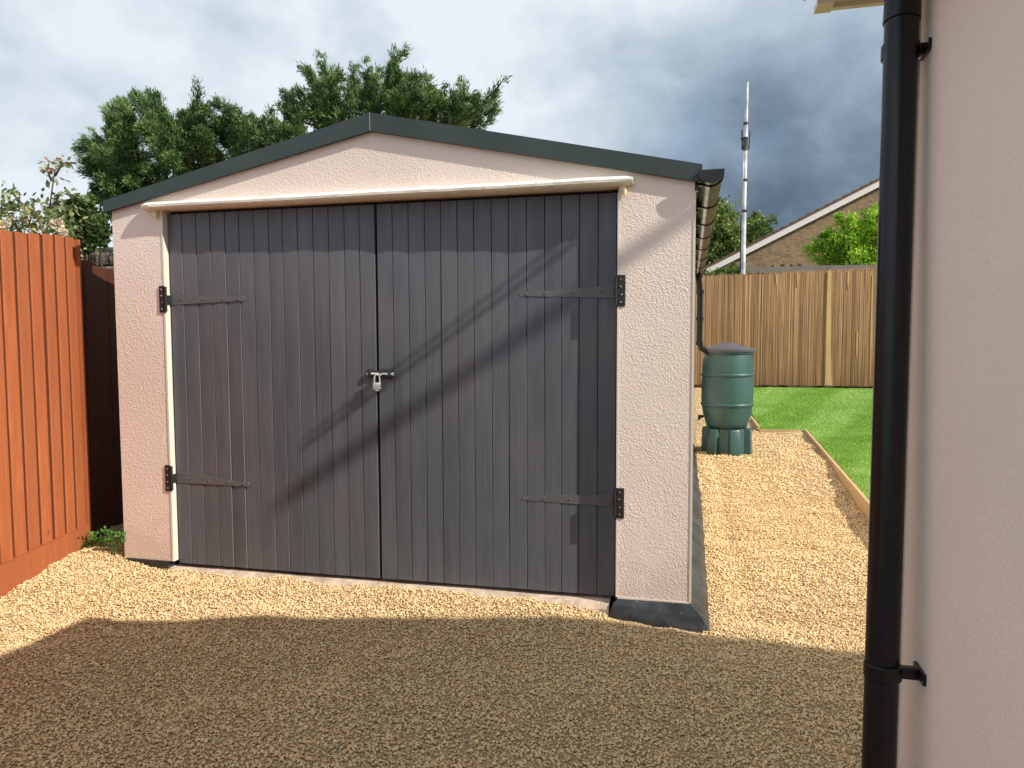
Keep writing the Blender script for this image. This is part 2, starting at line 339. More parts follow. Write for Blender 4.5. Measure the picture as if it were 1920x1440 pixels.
def stones(P, size):
    n = len(P); v, fc = icos(0); sc = size[:, None]*rng.uniform(0.55, 1.25, (n, 3))
    L = v[None]*rng.uniform(0.8, 1.2, (n, 12, 1))*sc[:, None, :]; rot = rand_rot(n)
    Vv = np.einsum('nij,nkj->nki', rot, L); Vv[..., 2] *= 0.75; Vv += P[:, None, :]
    F = fc[None]+(np.arange(n)*12)[:, None, None]; t = np.repeat(rng.random(n), 12)
    return Vv.reshape(-1, 3), F.reshape(-1, 3), t
def in_garage(x, y): return (x > -0.36) & (x < 2.965) & (y > np.where((x > 0) & (x < 2.5), 0.02, 0.0)) & (y < 5.9)
P = []; SZ = []
for (x0, x1, y0, y1, dens, sz) in ((-0.85, 3.6, -2.4, -0.9, 11500, 0.0044), (-0.95, 3.75, -0.9, 0.55, 11000, 0.0046), (2.95, 4.3, 0.55, 3.2, 6500, 0.0057), (2.95, 4.45, 3.2, 7.2, 1800, 0.0088), (2.95, 3.8, 7.2, 11.9, 500, 0.011)):
    n = int((x1-x0)*(y1-y0)*dens); x = rng.uniform(x0, x1, n); y = rng.uniform(y0, y1, n)
    ex = 4.241+(y-2.6)*0.0453
    ok = ~in_garage(x, y) & ~((x > 3.38) & (y < -1.64)) & ~((y > 0.2) & (x > ex-0.02)) & ~((x > 2.5) & (x < 2.96) & (y > -0.07))
    x, y = x[ok], y[ok]; P.append(np.stack([x, y, gz(x, y)+0.002+rng.uniform(0, 0.006, len(x))], 1)); SZ.append(sz*np.clip(rng.lognormal(0, 0.28, len(x)), 0.5, 1.9))
P = np.concatenate(P); SZ = np.concatenate(SZ)
V_, F_, T_ = stones(P, SZ); tag(np_mesh('gravel', V_, F_, M['stone'], tint=T_), kind='stuff', label='loose golden gravel spread over the drive', cat='gravel')

# lawn (gently rising towards the far fence)
def lz(x, y): return 0.0 + 0.30*sstep(7.2, 12.0, y) + 0.012*vnoise(x, y, 2.1, 5) - 0.05*(1-sstep(2, 4, y))
xs = []
def lawn_edge(y): return 4.272+(y-2.6)*0.0453 if y < 7.25 else 3.83
ys = list(np.arange(-1.0, 7.2, 0.1))+[7.24]+[7.2401+0.0]+list(np.arange(7.35, 12.06, 0.1))
Vl = []; Fl = []; ncol = 60
for j, y in enumerate(ys):
    e = lawn_edge(y) if j < len(ys) and y <= 7.24 else 3.86
    for i in range(ncol): 
        x = e+(12-e)*(i/(ncol-1))**1.3; Vl.append((x, y, float(lz(x, y))))
for j in range(len(ys)-1):
    for i in range(ncol-1): q = j*ncol+i; Fl.append((q, q+1, q+ncol+1, q+ncol))
tag(np_mesh('lawn', np.array(Vl), np.array(Fl), M['turf'], smooth=True), kind='structure')
def grass_blades(n):
    y = rng.uniform(2.4, 11.72, n); e = np.where(y < 7.25, 4.285+(y-2.6)*0.0453, 3.875); x = e+rng.random(n)**1.0*(np.interp(y, [2, 12], [0.9, 3.6]))
    z = lz(x, y); h = rng.uniform(0.014, 0.03, n); a = rng.uniform(0, 2*math.pi, n); w = rng.uniform(0.004, 0.007, n)
    b = np.stack([x, y, z], 1); s_ = np.stack([np.cos(a)*w, np.sin(a)*w, 0*a], 1); lean = rng.normal(0, 0.010, (n, 2))
    tip = b+np.stack([lean[:, 0], lean[:, 1], h], 1)
    V = np.stack([b-s_, b+s_, tip], 1).reshape(-1, 3); F = np.arange(3*n).reshape(-1, 3)
    # mowing stripes running diagonally, each about 0.5 m
    st = np.sin((x*0.80-y*0.30)*2*math.pi/1.15+0.4*vnoise(x, y, .6, 8)); t = 0.50+0.13*np.tanh(st*3)+rng.normal(0, 0.12, n)+0.25*vnoise(x, y, 3, 9)
    return V, F, np.repeat(np.clip(t, 0, 1), 3)
V_, F_, T_ = grass_blades(170000); tag(np_mesh('grass', V_, F_, M['grass'], tint=T_), kind='stuff', label='short striped mown grass of the back lawn', cat='grass')
tag(grid('soil_strip', 3.2, 12, 11.75, 12.3, 0.05, M['soil'], lambda x, y: lz(x, y)+0.035+0.05*vnoise(x, y, 6, 3)), kind='structure')

ed = empty('lawn_edging', (4.24, 2.6, -0.06)); tag(ed, 'thin pale timber boards edging the gravel where it meets the lawn', 'garden edging')
def board_tint(o, v):
    me = o.data; a = me.attributes.new('tint', 'FLOAT', 'POINT'); a.data.foreach_set('value', np.full(len(me.vertices), v, np.float32))
a = MB().prism([(4.18,1.4),(4.205,1.4),(4.461,7.22),(4.436,7.22)], -0.15, 0.03, axis='z'); board_tint(a.build('side_board', M['edge'], ed), 0.1)
a = MB().box((3.84, 7.222, -0.15), (4.461, 7.246, 0.012)); board_tint(a.build('cross_board', M['edge'], ed), 0.5)
a = MB().box((3.82, 7.25, -0.15), (3.845, 9.6, 0.05)); board_tint(a.build('back_board', M['edge'], ed), 0.2)

# ------------------------------------------------------------------ garage
XL, XR, DW, DH, RC = -0.332, 2.897, 2.543, 2.03, 0.060
RL_, RM_ = 0.034, 0.044
GY = 5.75; APX, APZ, EZ = 1.279, 2.40, 2.06
g = empty('garage', (APX, 0, 0)); tag(g, 'pale pebble rendered garage with dark grey double doors and low pitched roof', 'garage')
w = MB()
def roofz(x): return EZ+(APZ-EZ)*(1-abs(x-APX)/((XR-XL)/2))
# front wall as piers and gable with opening, then sides and back
w.box((XL, 0, 0.03), (0, 0.12, roofz(XL)+0.0)); w.box((DW, 0, 0.03), (XR, 0.12, roofz(XR)))
w.v.clear(); w.f.clear()
w.prism([(XL, 0.03), (0, 0.03), (0, DH), (DW, DH), (DW, 0.03), (XR, 0.03), (XR, roofz(XR)), (APX, APZ), (XL, roofz(XL))], 0, 0.12)
w.box((XR-0.10, 0.121, 0.03), (XR-0.004, GY, EZ-0.02)); w.box((XL+0.004, 0.121, 0.03), (XL+0.10, GY, EZ-0.02))
w.prism([(XL+0.1, 0.03), (XR-0.1, 0.03), (XR-0.1, EZ-0.02), (APX, APZ-0.03), (XL+0.1, EZ-0.02)], GY-0.1, GY-0.002)
w.build('wall', M['render'], g)
b = MB(); t_ = 0.004                                           # plaster beads on the arrises
for c0, c1 in (((XR-0.004, -0.003, 0.028), (XR+0.006, 0.010, 1.99)), ((-0.007, -0.003, 0.03), (0.004, RL_+0.004, 2.0)), ((DW-0.003, -0.003, 0.03), (DW+0.006, RC+0.002, 2.0)), ((DW+0.0062, -0.003, 0.022), (XR-0.0042, 0.010, 0.032))):
    MB().box(c0, c1).build('corner_bead', M['bead'], g)
# door frame reveal posts behind the piers
fr = MB(); fr.box((0.0045, RL_+0.035, -0.02), (0.010, 0.12, DH)); fr.box((DW-0.010, RC, -0.02), (DW-0.0035, 0.12, DH)); fr.box((0.01, RC+0.045, 1.97), (DW-0.01, 0.12, DH-0.002))
fr.build('door_frame', Mat('dark_frame', 0.8).color((0.03, 0.022, 0.02)).m, g)
# roof
rf = MB(); TH = 0.05
def slab(x0, z0, x1, z1, y0, y1, th): return [(x0, z0), (x1, z1), (x1, z1+th), (x0, z0+th)]
sl_ = (APZ-EZ)/((XR-XL)/2)
rf.prism([(XL-0.05, EZ-0.05*sl_), (APX, APZ), (XR+0.03, EZ-0.03*sl_), (XR+0.03, EZ-0.03*sl_+TH), (APX, APZ+TH), (XL-0.05, EZ-0.05*sl_+TH)], 0.121, GY+0.1)
rf.prism([(XL-0.03, EZ+0.0), (APX, APZ+0.004), (XR+0.03, EZ+0.0), (XR+0.03, EZ+TH-0.01), (APX, APZ+TH-0.01), (XL-0.03, EZ+TH-0.01)], -0.010, 0.119)
rf.build('roof', M['roof'], g)
# verge fascia flashing, two lengths meeting at the ridge
FY = -0.028
def fascia(x0, zb0, zt0, x1, zb1, zt1):
    q = MB(); q.prism([(x0, zb0), (x1, zb1), (x1, zt1), (x0, zt0)], FY, FY+0.010)
    q.prism([(x0, zt0-0.012), (x1, zt1-0.012), (x1, zt1-0.0005), (x0, zt0-0.0005)], FY+0.011, 0.16)      # top return
    q.prism([(x0, zb0+0.0005), (x1, zb1+0.0005), (x1, zb1+0.008), (x0, zb0+0.008)], FY+0.011, -0.002)
    return q.build('fascia', M['fascia'], g)
fascia(-0.366, 2.030, 2.095, 1.2765, 2.371, 2.463); fascia(1.2805, 2.371, 2.463, 2.930, 2.024, 2.106)
MB().box((1.2768, FY-0.001, 2.372), (1.2802, FY+0.008, 2.464)).build('ridge_joint', Mat('mastic', 0.6).color((0.32, 0.29, 0.25)).m, g)
# foundation slab, painted
fd = MB()
fd.prism([(DW+0.01, -0.2), (3.0, -0.2), (2.985, -0.06), (2.90, 0.024), (DW+0.012, 0.026)], -0.035, 0.12)
fd.v.clear(); fd.f.clear()
# right cove: profile along y and front face along x
fd.prism([(2.80, -0.25), (3.02, -0.25), (2.99, -0.085), (2.965, -0.04), (2.90, 0.025), (2.80, 0.026)], 0.0, GY)
fd.add([(DW-0.03, -0.05, -0.25), (3.02, -0.05, -0.25), (3.02, 0, -0.25), (DW-0.03, 0, -0.25), (DW-0.03, -0.035, -0.05), (2.99, -0.043, -0.085), (2.99, 0, -0.085), (DW-0.03, 0, -0.05),
        (DW-0.015, -0.022, 0.0), (2.955, -0.030, -0.03), (2.955, 0, -0.03), (DW-0.015, 0, 0.0), (DW+0.01, -0.001, 0.025), (2.90, -0.004, 0.025), (2.90, 0, 0.025), (DW+0.01, 0, 0.025)],
       [(0,1,5,4),(4,5,9,8),(8,9,13,12),(12,13,14,15),(1,2,6,5),(5,6,10,9),(9,10,14,13),(0,4,7,3),(4,8,11,7),(8,12,15,11)])
fd.box((XL+0.01, -0.012, -0.2), (-0.03, 0.11, 0.028)); fd.box((XL+0.012, 0.111, -0.2), (XL+0.1, GY-0.01, 0.029)); fd.build('foundation', M['bitumen'], g)
th = MB(); n = 60; vs = []
for i in range(n+1):
    x = -0.045+(DW+0.045-0.035)*i/n; jz = 0.006*math.sin(i*1.7)+random.uniform(-.004, .004); jy = random.uniform(-.008, .008)
    vs += [(x, 0.35, -0.010), (x, 0.02, -0.010-0.002*math.sin(i*.4)), (x, 0.004+jy, -0.014+jz*.4), (x, -0.018+jy, -0.035+jz), (x, -0.026+jy, -0.2)]
th.add(vs, [(i*5+k, i*5+k+1, i*5+k+6, i*5+k+5) for i in range(n) for k in range(4)]); th.build('threshold', M['threshold'], g, smooth=True)
# lintel drip: rough half round board
lt = MB(); n = 70; prof = [(0.0, 0.022), (-0.040, 0.020), (-0.054, 0.014), (-0.062, 0.003), (-0.060, -0.009), (-0.050, -0.017), (-0.03, -0.021), (0.0, -0.022)]; vs = []
for i in range(n+1):
    x = -0.098+2.712*i/n; k = 1+0.03*math.sin(i*0.9)+random.uniform(-.02, .02); zc = 2.049+0.0012*math.sin(i*.21)
    if i in (0, n): k *= 0.72
    vs += [(x, -0.0015+dy*k, zc+dz*k) for dy, dz in prof]
m_ = len(prof); lt.add(vs, [(i*m_+j, i*m_+j+1, (i+1)*m_+j+1, (i+1)*m_+j) for i in range(n) for j in range(m_-1)]+[tuple(range(m_)), tuple(n*m_+j for j in range(m_))])
lt.build('lintel', M['lintel'], g, smooth=True)
for x in (-0.036, DW+0.022):
    q = MB(); q.tube([(x, -0.004, 2.036), (x+0.004, -0.018, 2.012), (x+0.008, -0.012, 1.985)], [0.013, 0.015, 0.008], 10); q.build('foam_filler', M['foam'], g, smooth=True)

# door leaves
DZ0, DZ1 = 0.012, 2.012; MID = 1.268
def leaf(x0, x1, nb, bias, yl, yr):
    q = MB(); wds = [1+random.uniform(-.06, .06) for _ in range(nb)]; s_ = sum(wds); x = x0; NZ = 10; tints = []
    for i in range(nb):
        wd = (x1-x0)*wds[i]/s_; g_ = 0.0011; a0, a1 = x+g_, x+wd-g_; tilt = random.gauss(bias, 0.0020)*1.0; bow = random.gauss(0, 0.0012); ch = 0.0014
        dz = random.uniform(-.003, .003); tw = random.gauss(0, 0.0016); b0 = len(q.v); base_y = yl+(yr-yl)*(x+wd/2-x0)/(x1-x0); tints.append(random.random())
        for k in range(NZ+1):
            tz = k/NZ; z = DZ0+dz*0+(DZ1-DZ0)*tz; c = bow*math.sin(math.pi*tz)+0.0008*math.sin(tz*9+i); t2 = (tilt+tw*(2*tz-1))/2
            y = base_y+c
            q.v += [(a0, y+0.004+t2, z), (a0+ch, y+t2, z), ((a0+a1)/2, y-0.0007, z), (a1-ch, y-t2, z), (a1, y+0.004-t2, z), (a1, y+0.03, z), (a0, y+0.03, z)]
        for k in range(NZ):
            for j in range(7): q.f.append((b0+k*7+j, b0+k*7+(j+1) % 7, b0+(k+1)*7+(j+1) % 7, b0+(k+1)*7+j))
        q.f.append(tuple(b0+j for j in range(7))); q.f.append(tuple(b0+NZ*7+j for j in range(7)))
        x += wd
    q.box((x0+0.002, max(yl, yr)+0.0325, DZ0+0.01), (x1-0.002, max(yl, yr)+0.042, DZ1-0.01))
    o = q.build('door_leaf', M['door'], g); me = o.data; at = me.attributes.new('tint', 'FLOAT', 'POINT'); at.data.foreach_set('value', np.append(np.repeat(tints, 7*(NZ+1)), np.full(8, .5)).astype(np.float32)); return o
LL = leaf(0.012, MID-0.006, 14, 0.0004, RL_, RM_); RL = leaf(MID+0.006, DW-0.012, 14, -0.0002, RM_+0.002, RC)
LL['label'] = 'left hand grey boarded garage door leaf'; RL['label'] = 'right hand grey boarded garage door leaf carrying the padlock'
def hinge(xf, xt, z0, z1, door, sgn):
    """tapered strap from the frame at xf to a rounded tip at xt"""
    rc = RL_+0.004 if sgn > 0 else RC; q = MB(); y1, y0 = rc+0.004 if sgn > 0 else rc+0.001, rc-0.007
    q.prism([(xf, z0-0.031), (xt-sgn*0.03, z1-0.010), (xt-sgn*0.008, z1-0.015), (xt, z1-0.006), (xt, z1+0.006), (xt-sgn*0.008, z1+0.015), (xt-sgn*0.03, z1+0.010), (xf, z0+0.031)], y0, y1)
    for t in (0.15, 0.45, 0.72, 0.93):
        x = xf+(xt-xf)*t; z = z0+(z1-z0)*t; q.tube([(x, y0+0.001, z), (x, y0-0.004, z)], [0.006, 0.004], 8)
    o = q.build('strap_hinge', M['strap'], door)
    p = MB(); xa, xb = (xf-0.048, xf-0.012) if sgn > 0 else (xf+0.012, xf+0.052)
    p.box((xa, -0.007, z0-0.075), (xb, -0.001, z0+0.075), 0.0015)
    p.tube([(xf-sgn*0.006, -0.004, z0-0.07), (xf-sgn*0.006, -0.004, z0+0.07)], 0.007, 10)
    p.prism([(xf-sgn*0.006, z0-0.022), (xf+sgn*0.004, z0-0.022), (xf+sgn*0.004, z0+0.022), (xf-sgn*0.006, z0+0.022)], -0.003, rc-0.004)
    pl = p.build('hinge_plate', M['black'], door)
    xc = (xa+xb)/2
    for dz in (-0.055, -0.02, 0.02, 0.055): MB().tube([(xc+random.uniform(-.006, .006), -0.0065, z0+dz), (xc, -0.0095, z0+dz)], 0.0045, 8).build('screw', M['screw'], door)
hinge(0.016, 0.485, 1.535, 1.530, LL, 1); hinge(0.016, 0.485, 0.515, 0.492, LL, 1)
hinge(DW-0.016, 2.045, 1.535, 1.530, RL, -1); hinge(DW-0.016, 2.030, 0.500, 0.488, RL, -1)
# pad bolt and padlock
q = MB(); hy = RM_; q.box((1.285, hy-0.006, 1.095), (1.355, hy-0.0005, 1.150), 0.001); q.box((1.2482, hy-0.006, 1.108), (1.2848, hy-0.0005, 1.140)); q.box((1.215, hy-0.006, 1.100), (1.248, hy-0.0005, 1.148), 0.001)
q.box((1.222, hy-0.024, 1.108), (1.240, hy-0.006, 1.140), 0.002)
for x in (1.292, 1.338): q.box((x, hy-0.024, 1.106), (x+0.014, hy-0.006, 1.142), 0.002)
q.build('bolt_bracket', M['dark_steel'], RL, smooth=True)
q = MB(); q.tube([(1.215, hy-0.016, 1.122), (1.368, hy-0.016, 1.122)], 0.0062, 12); q.tube([(1.300, hy-0.018, 1.122), (1.300, hy-0.045, 1.116)], 0.005, 10); q.box((1.358, hy-0.022, 1.114), (1.368, hy-0.010, 1.130), 0.001)
q.build('bolt', M['galv'], RL, smooth=True)
pk = empty('padlock', (1.285, hy-0.04, 1.06)); tag(pk, 'small silver padlock hanging from the bolt between the garage doors', 'padlock')
q = MB(); q.box((1.262, hy-0.050, 1.042), (1.302, hy-0.028, 1.078), 0.004); q.tube([(1.282, hy-0.039, 1.043), (1.282, hy-0.039, 1.034)], 0.011, 12); q.build('lock_body', M['galv'], pk, smooth=True)
q = MB(); q.tube([(1.267, hy-0.039, 1.072)]+[(1.282+0.015*math.cos(a), hy-0.039, 1.100+0.020*math.sin(a)) for a in np.linspace(math.pi, 0, 9)]+[(1.297, hy-0.039, 1.072)], 0.0042, 8)
q.build('shackle', M['galv'], pk, smooth=True)

# garage gutter and downpipe
gt = empty('garage_gutter', (2.965, 0, 2.05)); tag(gt, 'glossy black half round gutter running back along the garage eave', 'gutter')
def half(xc, zc, r, y0, y1, th, seg=16, tilt=0.0):
    q = MB(); out = [(xc+r*math.cos(a), zc+r*math.sin(a)) for a in np.linspace(math.pi+tilt, 2*math.pi+tilt, seg)]
    inn = [(xc+(r-th)*math.cos(a), zc+(r-th)*math.sin(a)) for a in np.linspace(2*math.pi+tilt, math.pi+tilt, seg)]
    poly = out+inn; n = len(poly)
    vs = [(a, y0, b) for a, b in poly]+[(a, y1, b) for a, b in poly]
    fs = [(i, i+n, (i+1) % n+n, (i+1) % n) for i in range(n)]
    for y, o_ in ((0, 0), (1, n)): fs += [(o_+i, o_+i+1, o_+n-2-i, o_+n-1-i) for i in range(seg-1)]
    return q.add(vs, fs)
GX, GZ, GR = 2.968, 2.070, 0.056
half(GX, GZ, GR, -0.045, GY+0.05, 0.003).build('channel', M['gutter'], gt, smooth=True)
q = MB(); q.prism([(GX+(GR+0.004)*math.cos(a), GZ+0.004+(GR+0.006)*math.sin(a)) for a in np.linspace(math.pi, 2*math.pi, 20)], -0.056, -0.0455); q.build('stop_end', M['gutter'], gt, smooth=True, ang=30)
for y in (0.02, 0.62, 1.25, 1.9, 2.6, 3.4, 4.2, 5.0):
    q = half(GX, GZ, GR+0.006, y, y+0.035, 0.005); q.box((2.900, y, GZ-0.075), (2.913, y+0.035, GZ+0.0)); q.box((2.913, y+0.004, GZ-0.052), (2.945, y+0.03, GZ-0.03))
    q.build('gutter_bracket', M['gutter'], gt, smooth=True)
dp = empty('garage_downpipe', (2.972, 5.3, 0)); tag(dp, 'black downpipe dropping from the garage gutter beside the water butt', 'drainpipe')
q = MB(); q.tube([(2.968, 5.0, 2.02), (2.968, 5.0, 1.95), (2.975, 5.0, 1.88), (2.98, 5.0, 1.78), (2.98, 5.0, 1.25), (3.0, 5.01, 1.19), (3.10, 5.06, 1.13)], 0.034, 14); q.build('pipe', M['pipe'], dp, smooth=True, ang=60)
for z in (1.80, 1.50, 1.22): MB().tube([(2.98, 5.0, z), (2.98, 5.0, z+0.04)], 0.042, 14).build('pipe_clip', M['pipe'], dp, smooth=True)

# ------------------------------------------------------------------ water butt
bx, by = 3.30, 5.20; bz = float(gz(bx, by))+0.005
a = Mat('green_plastic', 0.42, 0.45); a.color(a.mix(a.rng(a.noise(4, 5, 0.6, (1, 1, 0.5)), 0.35, 0.7, 0, 1), (0.024, 0.070, 0.066), (0.050, 0.115, 0.108))).bump(a.noise(9, 3), 0.004, 0.4); M['butt'] = a.m
a = Mat('dark_lid_plastic', 0.5, 0.4); a.color(a.mix(a.noise(8, 4), (0.055, 0.055, 0.065), (0.11, 0.10, 0.12))); M['lid'] = a.m
wb = empty('water_butt', (bx, by, bz)); tag(wb, 'dark green ribbed plastic water butt with grey lid beside the garage', 'water butt')
pr = [(0.02, 0.29), (0.20, 0.29), (0.225, 0.30), (0.245, 0.36), (0.268, 0.45), (0.280, 0.52)]
for zc in (0.56, 0.90):
    pr += [(0.284, zc-0.02), (0.296, zc-0.012), (0.299, zc), (0.296, zc+0.012), (0.286, zc+0.02)]
    if zc < 0.8: pr += [(0.290, 0.70), (0.290, 0.80)]
pr += [(0.284, 1.02), (0.276, 1.10), (0.270, 1.135), (0.285, 1.14), (0.285, 1.155), (0.02, 1.155)]
MB().lathe(pr, (bx, by, bz), 40).build('barrel', M['butt'], wb, smooth=True, ang=50)
MB().lathe([(0.02, 1.157), (0.296, 1.157), (0.300, 1.165), (0.300, 1.185), (0.285, 1.198), (0.18, 1.222), (0.10, 1.250), (0.07, 1.262), (0.03, 1.266), (0.0, 1.266)], (bx, by, bz), 40).build('lid', M['lid'], wb, smooth=True, ang=40)
q = MB(); vs = []
n = 72
for z, k in ((0.0, 1.0), (0.02, 1.0), (0.265, 0.97), (0.285, 0.93)):
    for i in range(n):
        t = 2*math.pi*i/n; s_ = math.cos(6*t+2.4); r = (0.265 if s_ > 0 else 0.205)*k
        r = (0.235+0.035*math.tanh(s_*5))*k*1.05; vs.append((bx+r*math.cos(t+.2), by+r*math.sin(t+.2), bz+z))
q.add(vs, [(j*n+i, j*n+(i+1) % n, (j+1)*n+(i+1) % n, (j+1)*n+i) for j in range(3) for i in range(n)]+[tuple(3*n+i for i in range(n))]); q.build('stand', M['butt'], wb, smooth=True, ang=30)
q = MB(); q.tube([(bx-0.27, by-0.12, bz+0.42), (bx-0.31, by-0.15, bz+0.42)], 0.018, 10); q.tube([(bx-0.31, by-0.15, bz+0.44), (bx-0.315, by-0.155, bz+0.38)], 0.014, 10); q.build('tap', M['black'], wb, smooth=True)

# ------------------------------------------------------------------ house on the right
HX, HY = 3.365, -1.752; EZH, TN, RIDGE = 2.14, 0.34, 7.75
RX = 2*RIDGE-HX
h = empty('house', (HX+2, -6, 0)); tag(h, 'smooth pink rendered house wall at the right edge behind the black pipe', 'house')
q = MB(); zr = EZH+(RIDGE-HX)*TN
q.box((HX, -13, -0.2), (HX+0.25, HY, EZH)); q.prism([(HX+0.2505, -0.2), (RX, -0.2), (RX, EZH), (RIDGE, zr), (HX+0.2505, EZH+0.2505*TN)], HY-0.25, HY-0.001)
q.box((RX-0.25, -13, -0.2), (RX, HY-0.2505, EZH)); q.prism([(HX+0.2505, -0.2), (RX-0.2505, -0.2), (RX-0.2505, EZH), (RIDGE, zr), (HX+0.2505, EZH+0.2505*TN)], -13, -12.75)
q.build('wall', M['house_render'], h)
q = MB(); q.box((HX-0.005, HY-0.012, -0.2), (HX+0.006, HY+0.005, EZH-0.02)); q.build('corner_bead', M['bead'], h)
# roof slab with overhanging eave and verge
q = MB(); x0 = 3.15; VY = -1.570
def rz(x): return EZH+0.0+(x-HX)*TN
q.prism([(x0, rz(x0)+0.075), (RIDGE, rz(RIDGE)+0.075), (2*RIDGE-x0, rz(x0)+0.075), (2*RIDGE-x0, rz(x0)+0.13), (RIDGE, rz(RIDGE)+0.14), (x0, rz(x0)+0.13)], -13.1, VY)
a = Mat('brown_tile', 0.8); a.color(a.mix(a.noise(12, 5), (0.10, 0.06, 0.04), (0.2, 0.12, 0.08))); M['tile'] = a.m
q.build('roof', M['tile'], h)
M['cream'] = Mat('cream_upvc', 0.35, 0.4).color((0.82, 0.75, 0.62)).m
q = MB(); q.box((3.190, -13, 2.120), (HX-0.001, VY-0.022, 2.130)); q.box((3.190, -13, 2.1305), (3.204, VY-0.022, 2.22))
q.build('soffit', M['cream'], h)
q = MB(); q.box((3.180, VY-0.0215, 2.110), (3.6, VY-0.004, 2.23)); q.box((3.174, VY-0.06, 2.107), (3.212, VY-0.002, 2.121)); q.build('box_end', M['cream'], h)
hg = empty('house_gutter', (3.12, -5, 2.17)); tag(hg, 'black half round gutter along the eave of the pink house', 'gutter')
half(3.118, 2.222, 0.056, -13, VY, 0.003).build('channel', M['gutter'], hg, smooth=True)
MB().prism([(3.118+0.06*math.cos(t), 2.226+0.062*math.sin(t)) for t in np.linspace(math.pi, 2*math.pi, 18)], VY+0.0005, VY+0.008).build('stop_end', M['gutter'], hg)
# drainpipe
pcx, pcy = 3.301, -1.865
hp = empty('house_drainpipe', (pcx, pcy, -0.1)); tag(hp, 'thick black downpipe clipped to the corner of the pink house', 'drainpipe')
q = MB(); q.tube([(pcx-0.019, pcy-0.072, -0.15), (pcx-0.015, pcy-0.055, 0.396), (pcx, pcy, 1.209), (pcx+0.013, pcy+0.050, 2.00)], 0.0335, 32); q.build('pipe', M['pipe'], hp, smooth=True, ang=60)
q = MB(); q.tube([(pcx+0.0125, pcy+0.048, 1.975), (pcx+0.014, pcy+0.052, 2.03), (pcx-0.02, pcy+0.045, 2.09), (pcx-0.13, pcy+0.0, 2.14), (3.118, pcy-0.02, 2.175)], 0.0365, 32); q.build('swan_neck', M['pipe'], hp, smooth=True, ang=60)
def clip(z, ear):
    t = (z-1.209)/0.8; cx_, cy_ = pcx+0.013*t*1.1, pcy+0.055*t*1.1; q = MB()
    q.tube([(cx_, cy_, z-0.017), (cx_, cy_, z-0.014), (cx_, cy_, z+0.014), (cx_, cy_, z+0.017)], [0.0345, 0.0372, 0.0372, 0.0345], 32)
    q.box((cx_+0.02, cy_-0.010, z-0.012), (HX-0.006, cy_+0.010, z+0.012), 0.002)
    q.prism([(cy_-0.034, z-0.012), (cy_+0.034, z-0.012), (cy_+0.034, z+0.012), (cy_-0.034, z+0.012)], HX-0.007, HX-0.0005, axis='x')
    q.tube([(HX-0.007, cy_-0.024, z), (HX-0.011, cy_-0.024, z)], 0.005, 8)
    q.build('pipe_bracket', M['pipe'], hp, smooth=True, ang=35)
clip(1.915, 1); clip(0.605, -1)

# ------------------------------------------------------------------ orange fence
A0 = Vector((-0.479, -0.672)); A1 = Vector((-0.690, 0.084)); fd_ = (A1-A0).normalized(); fn = Vector((fd_.y, -fd_.x))   # fn faces the drive
fe = empty('orange_fence', (A0.x, A0.y, 0)); tag(fe, 'orange stained vertical board fence panel lit by the sun', 'fence')
def fbox(q, s0, s1, n0, n1, z0, z1, c=0.0):
    pts = []
    for s_, n_ in ((s0, n0), (s1, n0), (s1, n1), (s0, n1)):
        p = A0+fd_*s_+fn*n_; pts.append((p.x, p.y))
    z1a = z1 if isinstance(z1, tuple) else (z1, z1)
    q.add([(x, y, z0) for x, y in pts]+[(pts[0][0], pts[0][1], z1a[0]), (pts[1][0], pts[1][1], z1a[1]), (pts[2][0], pts[2][1], z1a[1]), (pts[3][0], pts[3][1], z1a[0])],
          [(0,3,2,1),(4,5,6,7),(0,1,5,4),(1,2,6,5),(2,3,7,6),(3,0,4,7)])
LEN = (A1-A0).length; qb = MB()
s = LEN; k = 0; q = MB(); tn = []
def top_z(s_): return 1.858+0.045*(s_/0.72)
while s > -3.2:                                                   # flat boards with a recessed board behind each gap
    wdt = random.uniform(0.082, 0.096); z1 = top_z(s)+random.uniform(-.010, .010); s0 = s-wdt; gp = random.uniform(0.023, 0.029)
    c_ = 0.004; tb = 0.009+random.uniform(-.0015, .0015); p = [(s, 0.0), (s0, 0.0), (s0, tb-c_), (s0+c_, tb), (s-c_, tb), (s, tb-c_)]
    pts = [A0+fd_*a_+fn*b_ for a_, b_ in p]; dj = random.uniform(-.004, .004)
    q.add([(u.x, u.y, 0.183) for u in pts]+[(u.x+fd_.x*dj, u.y+fd_.y*dj, z1) for u in pts], [tuple(range(5, -1, -1)), tuple(range(6, 12))]+[(i, (i+1) % 6, (i+1) % 6+6, i+6) for i in range(6)])
    tn += [random.random()**1.5]*12
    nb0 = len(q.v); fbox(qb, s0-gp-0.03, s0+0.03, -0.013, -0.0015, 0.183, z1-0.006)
    s = s0-gp
qb.build('groove_shade_strips', Mat('groove_shade_board', 0.9).color((0.10, 0.026, 0.010)).m, fe)  # dark brown colour stands in for shade in the grooves between boards
o = q.build('board_panel', M['orange'], fe); at_ = o.data.attributes.new('tint', 'FLOAT', 'POINT'); at_.data.foreach_set('value', tn)
q = MB(); fbox(q, -3.2, LEN+0.002, -0.012, 0.028, -0.15, 0.182); o = q.build('gravel_board', M['orange'], fe); board_tint(o, 0.75)
for z in (0.35, 1.05, 1.72):
    q = MB(); fbox(q, -3.2, LEN, -0.075, -0.031, z, z+0.07)
    o = q.build('rail', M['orange'], fe); board_tint(o, 0.7)
q = MB(); fbox(q, LEN+0.003, LEN+0.022, -0.06, 0.030, -0.1, 1.905); o = q.build('end_batten', M['orange'], fe); board_tint(o, 0.9)
a = wood('brown_stained_timber', (0.070, 0.022, 0.010), (0.105, 0.032, 0.014), (0.04, 0.012, 0.006))
